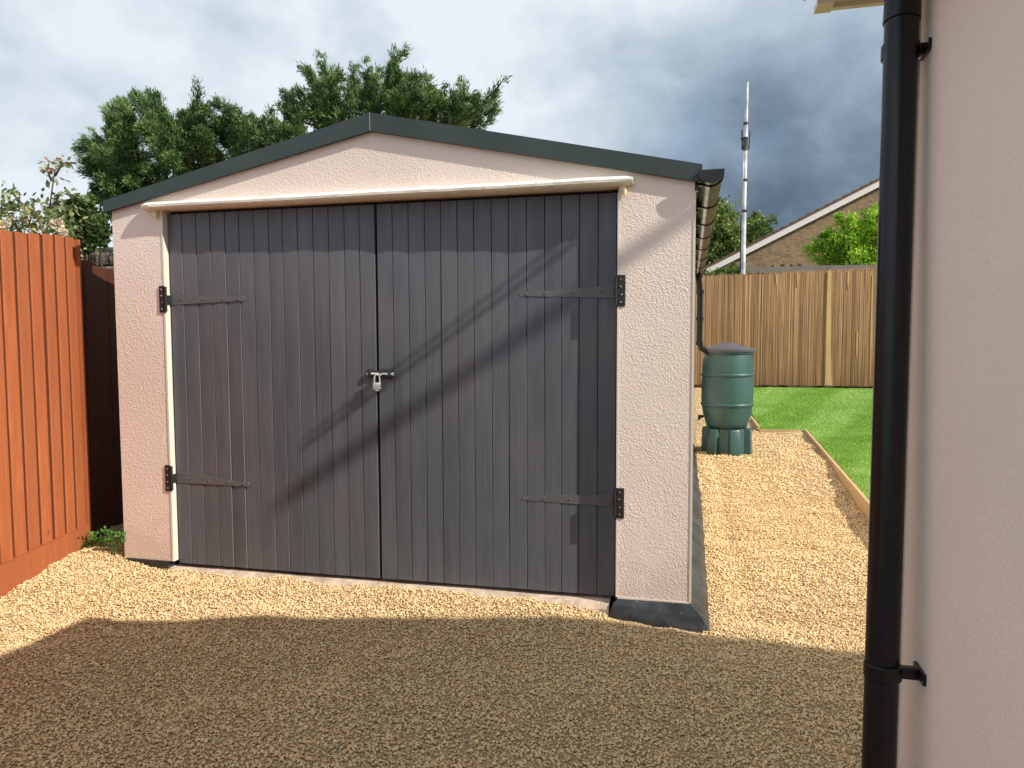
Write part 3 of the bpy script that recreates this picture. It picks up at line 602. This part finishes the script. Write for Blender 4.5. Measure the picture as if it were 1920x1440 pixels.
f2 = empty('brown_fence', (A1.x-0.05, A1.y+0.1, 0)); tag(f2, 'dark red brown fence in shade running behind the garage side', 'fence')
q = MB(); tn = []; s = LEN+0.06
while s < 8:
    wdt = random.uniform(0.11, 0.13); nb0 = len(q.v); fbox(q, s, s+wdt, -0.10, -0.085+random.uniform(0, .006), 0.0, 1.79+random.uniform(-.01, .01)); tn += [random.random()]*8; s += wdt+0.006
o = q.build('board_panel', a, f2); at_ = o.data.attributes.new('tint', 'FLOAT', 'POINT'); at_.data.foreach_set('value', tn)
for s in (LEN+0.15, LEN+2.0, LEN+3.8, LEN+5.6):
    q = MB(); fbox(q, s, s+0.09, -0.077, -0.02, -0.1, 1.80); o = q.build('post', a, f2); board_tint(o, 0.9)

# ------------------------------------------------------------------ reed fence at the back
a = Mat('reed', 0.75, 0.2); c_ = a.ramp(a.attr('tint'), [(0, (0.22, 0.12, 0.055)), (0.35, (0.32, 0.185, 0.085)), (0.7, (0.42, 0.25, 0.12)), (0.93, (0.50, 0.32, 0.165)), (1, (0.64, 0.45, 0.25))])
a.color(a.mix(a.rng(a.noise(1.5, 5), 0.4, 0.7, 0, 0.22), c_, (0.17, 0.10, 0.05))); M['reed'] = a.m
rfn = empty('reed_fence', (5, 12, 0.3)); tag(rfn, 'tall brown reed screening fence across the end of the lawn', 'fence')
nr = 9500; X = np.sort(rng.uniform(2.2, 11, nr)); zb = lz(X, 12.0+0*X)+0.03; zt = 2.545+0.022*(X-3.2)+rng.normal(0, 0.018, nr); rr = rng.uniform(0.0022, 0.0042, nr)
yy = 12.0+rng.uniform(-0.012, 0.012, nr); lx = rng.normal(0, 0.012, nr); Vr = np.zeros((nr, 8, 3))
for k, (cx_, cy_) in enumerate(((-1, -1), (1, -1), (1, 1), (-1, 1))):
    Vr[:, k] = np.stack([X+cx_*rr, yy+cy_*rr, zb], 1); Vr[:, k+4] = np.stack([X+lx+cx_*rr, yy+cy_*rr, zt], 1)
Fr = (np.array([(0,1,5,4),(1,2,6,5),(2,3,7,6),(3,0,4,7),(4,5,6,7)])[None]+(np.arange(nr)*8)[:, None, None]).reshape(-1, 4)
tr = np.clip(rng.beta(2, 2.2, nr)+0.14*vnoise(X, X*0, 5, 3), 0, 1); tr[rng.random(nr) < 0.02] = 1
np_mesh('reed_panel', Vr.reshape(-1, 3), Fr, M['reed'], rfn, tint=np.repeat(tr, 8))
q = MB().box((2.2, 12.035, 0.25), (11, 12.06, 2.50)); q.build('backing_board', Mat('reed_back', 0.9).color((0.24, 0.15, 0.075)).m, rfn)
q = MB(); q.prism([(5.475, .30), (5.622, .30), (5.595, .55), (5.573, 1.1), (5.561, 1.8), (5.556, 2.60), (5.484, 2.60), (5.480, 1.8), (5.481, 1.1), (5.484, .55)], 11.968, 11.985); o = q.build('post', M['pale_post'], rfn, smooth=True); board_tint(o, 0.0)
for (x, z0, z1, r) in ((4.53, 2.35, 2.56, .012), (4.93, 2.3, 2.57, .012), (5.86, 2.25, 2.58, .014), (6.05, 0.9, 1.4, .014), (6.3, 0.4, 2.5, .012)):
    q = MB(); q.prism([(x-.3*r, z0), (x+.5*r, z0), (x+1.4*r, (z0+z1)/2), (x+r, z1), (x-r, z1), (x-r, (z0+z1)/2)], 11.978, 11.985); o = q.build('pale_split_cane', M['pale_post'], rfn, smooth=True); board_tint(o, 0.6)

# ------------------------------------------------------------------ things beyond the fence
nh = empty('neighbour_house', (9, 22, 0)); tag(nh, 'brown brick gabled house with white bargeboard beyond the reed fence', 'house')
a = Mat('stone_brick', 0.9, 0.15); br = a.n('ShaderNodeTexBrick'); mp = a.n('ShaderNodeMapping'); a.l(a.tc, mp.inputs[0]); mp.inputs['Rotation'].default_value = (R(90), 0, 0); a.l(mp.outputs[0], br.inputs[0])
br.inputs['Scale'].default_value = 4.2; br.inputs['Color1'].default_value = (0.34, 0.22, 0.12, 1); br.inputs['Color2'].default_value = (0.16, 0.10, 0.06, 1); br.inputs['Mortar'].default_value = (0.32, 0.27, 0.19, 1); br.inputs['Mortar Size'].default_value = 0.02
a.color(a.mix(a.rng(a.noise(2.5, 6), 0.35, 0.7, 0, 0.6), br.outputs[0], (0.36, 0.27, 0.15))); M['nbrick'] = a.m
sl2 = (6.135-3.67)/(8.563-3.629); bx0, bz0 = 3.35, 3.67-0.28*sl2
q = MB(); q.prism([(3.9, 0), (17, 0), (17, 4.2), (10.2, bz0+(10.2-bx0)*sl2-0.1), (3.9, bz0+(3.9-bx0)*sl2-0.1)], 22.12, 22.4); q.box((3.9, 22.401, 0), (4.2, 32, 3.6)); q.build('wall', M['nbrick'], nh)
a = Mat('white_barge', 0.6); a.color(a.mix(a.noise(6, 4), (0.86, 0.81, 0.76), (0.74, 0.68, 0.62))); M['barge'] = a.m
q = MB(); q.prism([(bx0, bz0-0.12), (10.2, bz0+(10.2-bx0)*sl2-0.12), (10.2, bz0+(10.2-bx0)*sl2+0.09), (bx0, bz0+0.09)], 22.0, 22.05)
q.prism([(10.2, bz0+(10.2-bx0)*sl2-0.12), (17.2, bz0-0.12), (17.2, bz0+0.09), (10.2, bz0+(10.2-bx0)*sl2+0.09)], 22.0, 22.05); q.build('bargeboard', M['barge'], nh)
q = MB()
for i in range(26):
    xa = bx0+i*0.265; za = bz0+0.092+i*0.265*sl2; q.prism([(xa, za), (xa+0.268, za+0.268*sl2), (xa+0.268, za+0.268*sl2+0.05), (xa-0.02, za+0.085)], 21.97, 32)
q.prism([(10.2, bz0+(10.2-bx0)*sl2+0.095), (17.2, bz0+0.095), (17.2, bz0+0.17), (10.2, bz0+(10.2-bx0)*sl2+0.17)], 21.97, 32); q.build('roof', M['tile'], nh)
# low flat roofed outbuilding
ob = empty('outbuilding', (6, 16, 0)); tag(ob, 'low flat grey roofed outbuilding just behind the reed fence', 'shed')
a = Mat('felt_roof', 0.85); a.color(a.mix(a.noise(4, 5), (0.16, 0.14, 0.12), (0.30, 0.26, 0.22))); M['felt'] = a.m
MB().box((4.30, 16.9, 0), (11, 20, 2.99)).build('wall', M['nbrick'], ob); MB().prism([(4.22, 3.0), (11, 2.97), (11, 3.115), (4.22, 3.155)], 16.8, 20.1).build('roof', M['felt'], ob)
for x, s_ in ((5.2, .06), (5.42, .045), (5.62, .05), (4.95, .04)):
    v, fc = icos(0); v = v*rng.uniform(.8, 1.2, (12, 1))*s_+np.array([x, 16.9, 3.17]); q = MB(); q.add([tuple(u) for u in v], [tuple(u) for u in fc]); q.build('moss_clump', M['soil'], ob)
# radio mast
am = empty('radio_mast', (3.99, 13.5, 0)); tag(am, 'tall thin pale radio mast with brackets standing behind the reed fence', 'radio mast')
a = Mat('mast_metal', 0.4, 0.5, 0.0); a.color(a.mix(a.rng(a.noise(3, 4), 0.4, 0.65, 0, 1), (0.86, 0.87, 0.86), (0.42, 0.42, 0.45))); M['mast'] = a.m
q = MB(); q.tube([(3.985, 13.5, 0.1), (3.99, 13.5, 4.05)], 0.052, 12); q.build('lower_pole', M['mast'], am, smooth=True)
q = MB(); q.tube([(3.992, 13.5, 4.05), (3.998, 13.5, 5.45)], 0.042, 12); q.tube([(3.955, 13.47, 4.7), (3.960, 13.47, 5.4)], 0.012, 8); q.build('middle_pole', M['mast'], am, smooth=True)
q = MB(); q.tube([(3.998, 13.5, 5.45), (4.006, 13.5, 5.95), (4.02, 13.5, 6.86)], [0.044, 0.038, 0.022], 10); q.build('aerial_rod', M['mast'], am, smooth=True)
q = MB()
for z, r in ((5.95, .055), (4.73, .055), (4.06, .062)): MB().tube([(3.998, 13.5, z), (3.998, 13.5, z+0.05)], r, 10).build('collar', M['dark_steel'], am, smooth=True)
q.tube([(3.998, 13.5, 5.40), (3.998, 13.5, 5.52), (3.998, 13.5, 5.68)], [.062, .048, .058], 10)
q.tube([(3.88, 13.5, 5.66), (4.02, 13.5, 5.60)], 0.012, 6); q.tube([(4.07, 13.5, 5.42), (4.09, 13.5, 5.80)], 0.012, 6); q.tube([(3.93, 13.5, 5.42), (3.92, 13.5, 5.84)], 0.016, 6); q.tube([(3.92, 13.5, 5.5), (4.08, 13.5, 5.48)], 0.014, 6)
q.build('bracket', M['dark_steel'], am, smooth=True)
q = MB(); q.tube([(3.93, 13.5, 0.1), (3.935, 13.5, 4.0)], 0.016, 8); q.build('cable', M['black'], am)

# ------------------------------------------------------------------ foliage
def leaves(C, D, L, Wd, jitter=0.4):
    """one kite-shaped leaf per centre C pointing along D"""
    n = len(C); D = D+rng.normal(0, jitter, (n, 3)); D /= np.linalg.norm(D, axis=1)[:, None]
    s_ = np.cross(D, rng.normal(size=(n, 3))); s_ /= np.linalg.norm(s_, axis=1)[:, None]; L = L[:, None]; w_ = Wd[:, None]
    V = np.stack([C, C+D*L*0.45+s_*w_, C+D*L, C+D*L*0.45-s_*w_], 1).reshape(-1, 3); return V, np.arange(4*n).reshape(-1, 4)
def conifer(name, label, boughs, trunks, seed, n_spray=1.0, wid=1.0, mat='conifer', sz=1.0, cat='tree', group=None, core=None):
    """boughs: (root, tip, radius) feathery limbs built of side twigs carrying flat sprays of leaf scales"""
    t = empty(name, trunks[0][0]); tag(t, label, cat, group)
    q = MB()
    for pts, r0_, r1_ in [(tr_[0:-2], tr_[-2], tr_[-1]) for tr_ in trunks]: q.tube(pts, list(np.linspace(r0_, r1_, len(pts))), 8)
    Cs, Ds, Ts = [], [], []
    extra = []
    for root, tip, rad in boughs:                                  # side plumes that break the outline
        a_, b_ = Vector(root), Vector(tip)
        for _ in range(2):
            st = a_.lerp(b_, random.uniform(.55, .95)); dr = ((b_-a_).normalized()+Vector((random.gauss(0, .45), random.gauss(0, .45), random.gauss(.25, .3)))).normalized()
            extra.append((st, st+dr*random.uniform(.12, .34), rad*random.uniform(.25, .42)))
    for root, tip, rad in [(a_, b_-(b_-a_).normalized()*0.10, r_b*0.85) for a_, b_, r_b in boughs]+extra:
        root, tip = np.array(root, float), np.array(tip, float); ax = tip-root; ln = np.linalg.norm(ax); ax /= ln
        bend = rng.normal(0, 0.06*ln, 3); mid = (root+tip)/2+bend; q.tube([tuple(root), tuple(mid), tuple(tip-ax*0.15*ln)], [0.025, 0.016, 0.005], 5)
        nt_ = int(n_spray*ln*rad*230)+8; u = rng.random(nt_)**0.8
        P0 = root+(tip-root)*u[:, None]+bend*(4*u*(1-u))[:, None]*0.5
        th_ = rng.uniform(0, 2*math.pi, nt_); e1 = np.cross(ax, (0, 0, 1.0) if abs(ax[2]) < .9 else (1.0, 0, 0)); e1 /= np.linalg.norm(e1); e2 = np.cross(ax, e1)
        rr_ = rad*(1-u)**0.6*rng.uniform(0.35, 1.1, nt_)+0.05; side = e1*np.cos(th_)[:, None]+e2*np.sin(th_)[:, None]
        d_tw = side*0.8+ax*0.75; d_tw /= np.linalg.norm(d_tw, axis=1)[:, None]; d_tw[:, 2] += 0.12
        m2 = 15; v_ = rng.random((nt_, m2))**0.75
        Pc = P0[:, None]+d_tw[:, None]*(rr_[:, None]*v_)[:, :, None]; Pc += rng.normal(0, 0.028*wid, Pc.shape)
        Cs.append(Pc.reshape(-1, 3)); Ds.append(np.repeat(d_tw, m2, 0)+ax*0.25)
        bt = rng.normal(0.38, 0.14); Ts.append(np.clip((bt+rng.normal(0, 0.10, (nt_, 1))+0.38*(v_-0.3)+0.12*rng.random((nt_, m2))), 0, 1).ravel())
    q.build('trunk', M['bark'], t, smooth=True)
    C_ = np.concatenate(Cs); D_ = np.concatenate(Ds); T2 = np.concatenate(Ts); n = len(C_)
    V, F = leaves(C_, D_, rng.uniform(0.045, 0.10, n)*sz, rng.uniform(0.005, 0.0105, n)*sz, 0.32)
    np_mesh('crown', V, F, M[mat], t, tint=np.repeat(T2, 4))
    return n
# outline of the crown as seen, turned into real points 7.5 m behind the garage front, then filled in depth
def pt(px, py, Y):
    d = (f + r_*((px-960)/FPX) + d_*((py-720)/FPX)); k = (Y-CAM.y)/d.y; return CAM+d*k
def tips(lst, Y, rootpx, root_y=None, dep=0.9, rad=0.35, fill=1):
    out = []
    for (x, y, rd) in lst:
        yy_ = Y+rng.uniform(-dep, dep); a_ = pt(x, y, yy_); rx, ry = min(rootpx, key=lambda r: (r[0]-x)**2+(r[1]-y)**2)
        b_ = pt(rx+rng.normal(0, 12), ry+rng.normal(0, 12), Y+rng.uniform(-.3, .3)); out.append((b_, a_, rd))
    return out
L_tips = [(150,268,.20),(168,298,.18),(200,335,.22),(200,215,.18),(215,195,.22),(235,185,.25),(248,168,.22),(278,170,.22),(300,200,.25),(330,225,.25),(372,180,.20),(396,190,.22),(430,200,.25),(455,215,.25),(195,365,.22),(240,352,.25),(290,330,.22),(350,310,.22),
          (170,285,.22),(205,240,.3),(260,230,.35),(320,260,.35),(380,240,.35),(440,250,.3),(210,300,.35),(265,300,.35),(330,300,.35),(400,285,.3),(470,235,.25),(490,255,.25),(230,265,.35),(290,255,.35),(195,345,.3),(350,215,.2),(410,225,.3),(300,290,.35),(450,270,.3), (360,270,.3),(185,300,.3), (240,210,.3),(255,330,.35),(220,330,.35),(205,375,.2),(215,355,.3),(250,345,.3),(180,275,.25),(200,310,.25),(480,270,.2),(470,285,.2),(215,330,.3),(225,345,.3),(190,290,.3),(210,365,.3),(230,370,.3)]
rootL = [(300,340),(240,330),(380,310),(460,290),(330,300)]
B = tips(L_tips, 7.6, rootL)+tips([(x+rng.normal(0, 14), y+abs(rng.normal(0, 12))+12, rd) for x, y, rd in L_tips for _ in (0, 1)], 8.0, rootL, dep=0.7)
tA = tuple(pt(330, 640, 8.0)); tA = (tA[0], tA[1], 0.0)
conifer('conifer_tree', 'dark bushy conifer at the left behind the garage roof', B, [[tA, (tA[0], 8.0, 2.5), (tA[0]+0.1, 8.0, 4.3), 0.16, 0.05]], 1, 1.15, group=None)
R_tips = [(500,230,.25),(528,172,.22),(560,185,.22),(575,128,.16),(582,150,.2),(610,125,.2),(632,135,.2),(662,135,.18),(690,155,.2),(700,150,.18),(725,165,.22),(745,86,.09),(747,120,.13),(730,140,.18),(765,138,.2),(790,140,.16),(800,170,.2),(780,185,.25),(812,185,.2),(828,180,.16),(850,188,.16),(880,175,.12),(905,185,.11),(938,174,.09),(900,215,.15),(890,225,.15),(860,215,.2),
          (545,210,.3),(590,190,.28),(620,170,.28),(650,180,.28),(600,215,.3),(640,205,.3),(560,235,.3),(520,245,.3),(690,185,.25),(710,195,.25),(750,170,.25),(745,195,.28),(780,205,.22),(820,205,.22),(845,215,.2),(540,250,.3),(500,260,.3),(870,205,.15), (620,145,.18),(740,155,.2)]
rootR = [(560,290),(620,250),(690,240),(750,230),(800,240),(840,250)]
B = tips(R_tips, 7.6, rootR, dep=.6)+tips([(x+rng.normal(0, 8), y+abs(rng.normal(0, 10))+10, rd) for x, y, rd in R_tips if y > 130], 7.9, rootR, dep=0.5)
tB = pt(650, 640, 8.0)
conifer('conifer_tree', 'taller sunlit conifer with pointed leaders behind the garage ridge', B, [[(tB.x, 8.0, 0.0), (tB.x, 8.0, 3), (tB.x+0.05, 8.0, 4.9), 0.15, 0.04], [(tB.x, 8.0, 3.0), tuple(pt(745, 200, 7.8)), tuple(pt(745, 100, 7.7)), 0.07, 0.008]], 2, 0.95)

def leafy(name, label, cat, blobs, n, L, Wd, mat, stem, group=None, up=0.3, tlo=0.1, thi=0.9):
    """broad-leaf crown: leaf clumps scattered over and inside overlapping blobs"""
    t = empty(name, stem[0]); tag(t, label, cat, group); q = MB(); base_ = Vector(stem[0])
    Cs = []; Ds = []; Ts = []; tot = sum(r**2 for _, r in blobs)
    for c_, r in blobs:
        c_ = np.array(c_, float); k = int(n*r*r/tot); nc = max(4, int(k/45)); d = rng.normal(size=(nc, 3)); d /= np.linalg.norm(d, axis=1)[:, None]
        cc = c_+d*r*(rng.random((nc, 1))**0.4)*rng.uniform(0.75, 1.15, (nc, 1)); ct = rng.uniform(tlo, thi, nc)
        idx = rng.integers(0, nc, k); P_ = cc[idx]+rng.normal(0, r*0.17, (k, 3)); Cs.append(P_); Ds.append(d[idx]+np.array([0, 0, up])); Ts.append(np.clip(ct[idx]+rng.normal(0, .15, k), 0, 1))
        q.tube([stem[0], tuple((np.array(stem[0])*0.4+c_*0.6)+rng.normal(0, r*0.15, 3)), tuple(c_)], [stem[1], stem[1]*0.5, stem[1]*0.15], 6)
    q.build('trunk' if cat == 'tree' else 'stem', M['bark'], t, smooth=True); C_ = np.concatenate(Cs); k = len(C_)
    V, F = leaves(C_, np.concatenate(Ds), rng.uniform(.7, 1.3, k)*L, rng.uniform(.7, 1.3, k)*Wd, 0.6)
    np_mesh('crown' if cat == 'tree' else 'foliage', V, F, M[mat], t, tint=np.repeat(np.concatenate(Ts), 4)); return t
def bl(lst, Y, dep): return [(tuple(pt(x, y, Y+rng.uniform(-dep, dep))), r) for x, y, r in lst]
leafy('bush', 'bright lime green bush in front of the brick gable', 'bush', bl([(1535,470,.32),(1560,455,.4),(1600,450,.45),(1640,440,.5),(1590,420,.3),(1630,415,.35),(1670,450,.5),(1565,485,.4),(1610,485,.45),(1655,485,.5),(1580,405,.16),(1545,440,.2)], 17.5, .3), 15000, 0.075, 0.024, 'bright', ((tuple(pt(1600, 520, 20.5))[0], 21.0, 0), .08))
# the bush stands between outbuilding and house
leafy('tree', 'green tree beyond the fence between the gutter and the mast', 'tree', bl([(1345,420,.9),(1365,440,.9),(1350,470,1.0),(1335,395,.5),(1375,470,.7),(1320,440,.9),(1340,500,1.0),(1360,410,.5)], 30, .6), 11000, 0.16, 0.05, 'tree', ((3.6, 30, 0), .2), tlo=0.2, thi=1)
leafy('tree', 'smaller green tree beyond the fence just right of the mast', 'tree', bl([(1418,425,.6),(1410,450,.7),(1425,450,.6),(1400,470,.8),(1415,412,.3)], 31, .5), 6000, 0.15, 0.05, 'tree', ((6.4, 31, 0), .18), tlo=0.0, thi=.8)
leafy('hedge', 'low green hedge under the bargeboard at the foot of the mast', 'hedge', bl([(1335,522,.25),(1350,520,.25),(1365,518,.25),(1380,516,.25),(1395,520,.22),(1320,522,.28),(1375,515,.22)], 16, .2), 7000, 0.06, 0.018, 'tree', ((3.4, 16, 0), .05), tlo=0, thi=.6)
# small shrub and stony clutter behind the left fence
leafy('shrub', 'dark green shrub between the rose and the garage corner', 'shrub', bl([(140,395,.14),(155,415,.16),(130,420,.16),(170,425,.12),(148,378,.09),(165,440,.14),(185,440,.12)], 1.6, .15), 4200, 0.045, 0.014, 'tree', ((-1.9, 1.6, 0), .03), tlo=-.3, thi=.4)
a = Mat('rubble', 0.95); a.color(a.mix(a.rng(a.noise(9, 6, .6, (1, 1, 2)), .38, .66, 0, 1), (0.055, 0.04, 0.03), (0.22, 0.18, 0.15))); a.bump(a.noise(10, 5), .05, 1); M['rubble'] = a.m
sh = empty('stone_wall', (-3, 5, 0)); tag(sh, 'dark weathered stone wall glimpsed between the rose and the garage', 'wall')
q = MB(); 
for i in range(22):
    for j in range(14):
        x = -4.6+i*0.16+(j % 2)*.08; z = j*0.17; q.box((x+.004, 4.0+random.uniform(0, .03), z+.004), (x+.156, 4.3, z+.166), 0.02)
q.build('masonry', M['rubble'], sh); MB().box((-4.6, 4.05, 2.37), (-1.0, 4.32, 2.44), 0.01).build('coping', M['rubble'], sh)
# rose bush behind the orange fence
rb = empty('rose_bush', (-1.25, 0.45, 0)); tag(rb, 'leggy rose bush with cream flowers and reddish shoots above the orange fence', 'rose bush')
q = MB(); Cl = []; Dl = []; Rl = []; Rd = []; fl = []
stems = [([(70,520),(85,450),(92,400),(97,360),(103,320),(118,300)], 1), ([(85,450),(70,400),(40,380),(20,360)], 0), ([(92,400),(115,360),(140,372),(146,362)], 0), ([(60,520),(40,440),(15,400),(2,375)], 0), ([(97,340),(88,318),(92,305)], 1), ([(90,420),(120,400),(138,380)], 0), ([(75,460),(55,420),(62,395)], 0), ([(40,500),(20,440),(5,430)], 0), ([(100,480),(110,440),(125,430)], 0), ([(103,330),(118,305),(136,312)], 1)]
for st_, red in stems:
    Y = 0.45+random.uniform(-.12, .12); P_ = [pt(x, y, Y+random.uniform(-.03, .03)) for x, y in st_]; q.tube(P_, list(np.linspace(.008, .003, len(P_))), 6)
    for i in range(len(P_)-1):
        for k in range(4):
            t = random.random(); p = P_[i].lerp(P_[i+1], t); dr = Vector((random.gauss(0, 1), random.gauss(0, 1), random.gauss(.1, .6))).normalized(); top = red and i >= len(P_)-3
            for m3 in range(3):
                c = p+dr*(0.015+.022*m3)+Vector((random.gauss(0, .006), random.gauss(0, .006), random.gauss(0, .006)))
                (Rl if (top and random.random() < .3) else Cl).append(c[:]); (Rd if len(Rl)+len(Rd) and len(Rd) < len(Rl) else Dl).append((dr+Vector((random.gauss(0, .6), random.gauss(0, .6), random.gauss(-.2, .4))))[:])
for (x, y, r, k) in ((20,400,.10,150),(60,430,.12,220),(10,430,.12,200),(100,430,.10,180),(125,420,.07,80),(40,405,.08,110),(80,400,.08,110),(15,375,.06,60),(115,455,.10,140),(60,460,.12,160),(0,400,.12,180),(-30,420,.15,160)):
    c0 = pt(x, y, 0.45); 
    for _ in range(int(k*.5)):
        dr = Vector((random.gauss(0, 1), random.gauss(0, 1), random.gauss(0, 1))); Cl.append((c0+dr*r*.6)[:]); Dl.append((dr.normalized()+Vector((random.gauss(0, .5), 0, .1)))[:])
q.build('stem', M['stem'], rb, smooth=True)
Cl, Dl = np.array(Cl), np.array(Dl); n = len(Cl); V, F = leaves(Cl, Dl, rng.uniform(.03, .052, n), rng.uniform(.009, .016, n), .4); cl = vnoise(Cl[:, 0], Cl[:, 2], 9, 4); np_mesh('foliage', V, F, M['rose_leaf'], rb, tint=np.repeat(np.clip(.45+.6*cl+rng.normal(0, .2, n), 0, 1), 4))
Rl, Rd = np.array(Rl), np.array(Rd); n = len(Rl); V, F = leaves(Rl, Rd, rng.uniform(.03, .05, n), rng.uniform(.009, .014, n), .4); np_mesh('young_leaves', V, F, M['rose_red'], rb, tint=np.repeat(rng.random(n), 4))
for (x, y, s_) in ((106,420,.042),(2,424,.046),(118,436,.030)):
    c0 = np.array(pt(x, y, 0.32)); n = 60; d = rng.normal(size=(n, 3)); d /= np.linalg.norm(d, axis=1)[:, None]; V, F = leaves(c0+d*s_*.35, d, np.full(n, s_*.8), np.full(n, s_*.5), .3); np_mesh('flower', V, F, M['petal'], rb, tint=np.repeat(rng.random(n), 4))
# weeds in the corner
for (x, y, r, k, lb) in ((172,1030,.05,90,'small green weed at the foot of the orange fence end'), (213,1026,.065,150,'leafy green weed growing against the garage corner')):
    c0 = pt(x, y-14, 0.03 if x < 200 else -0.01); t = empty('weed', (c0.x, c0.y, 0)); tag(t, lb, 'weed', 'weeds in the gravel corner by the garage')
    q = MB(); Cw = []; Dw = []
    for i in range(9):
        an = i*2.4; tp = c0+Vector((math.cos(an)*r, math.sin(an)*r*.6, random.uniform(-.02, .05))); q.tube([(c0.x, c0.y, -0.02), tuple((c0+tp)/2+Vector((0, 0, .01))), tuple(tp)], [.002, .0015, .001], 5)
        for _ in range(k//9): Cw.append((tp+Vector((random.gauss(0, .014), random.gauss(0, .014), random.gauss(0, .01))))[:]); Dw.append((random.gauss(0, 1), random.gauss(0, 1), .4))
    q.build('stem', M['weed'], t); Cw, Dw = np.array(Cw), np.array(Dw); n = len(Cw); V, F = leaves(Cw, Dw, rng.uniform(.018, .032, n), rng.uniform(.007, .012, n), .3); np_mesh('foliage', V, F, M['weed'], t, tint=np.repeat(rng.random(n), 4))

# unseen bars added outside the frame to cast the diagonal shadows on the doors
def shadow_src(x, z, s_): L_ = SUN_DIR/SUN_DIR.y*-1; return Vector((x, RC, z))+Vector((1.33, -0.39, 1.0))*s_
oc = empty('added_shadow_bars', (6, -1.5, 0)); tag(oc, 'unseen black bars added past the house roof to cast shadows on the doors', 'cable')
def shadow_bar(p0, p1, s_, r):
    a_, b_ = shadow_src(*p0, s_), shadow_src(*p1, s_); MB().tube([a_, b_], r, 10).build('cable', M['black'], oc)  # each tube is an added, unseen shadow caster
shadow_bar((0.72, 0.43), (3.02, 1.97), 5.0, 0.046)
shadow_bar((0.78, 0.68), (2.3, 1.76), 2.6, 0.013); shadow_bar((0.80, 0.74), (2.3, 1.82), 2.6, 0.010)
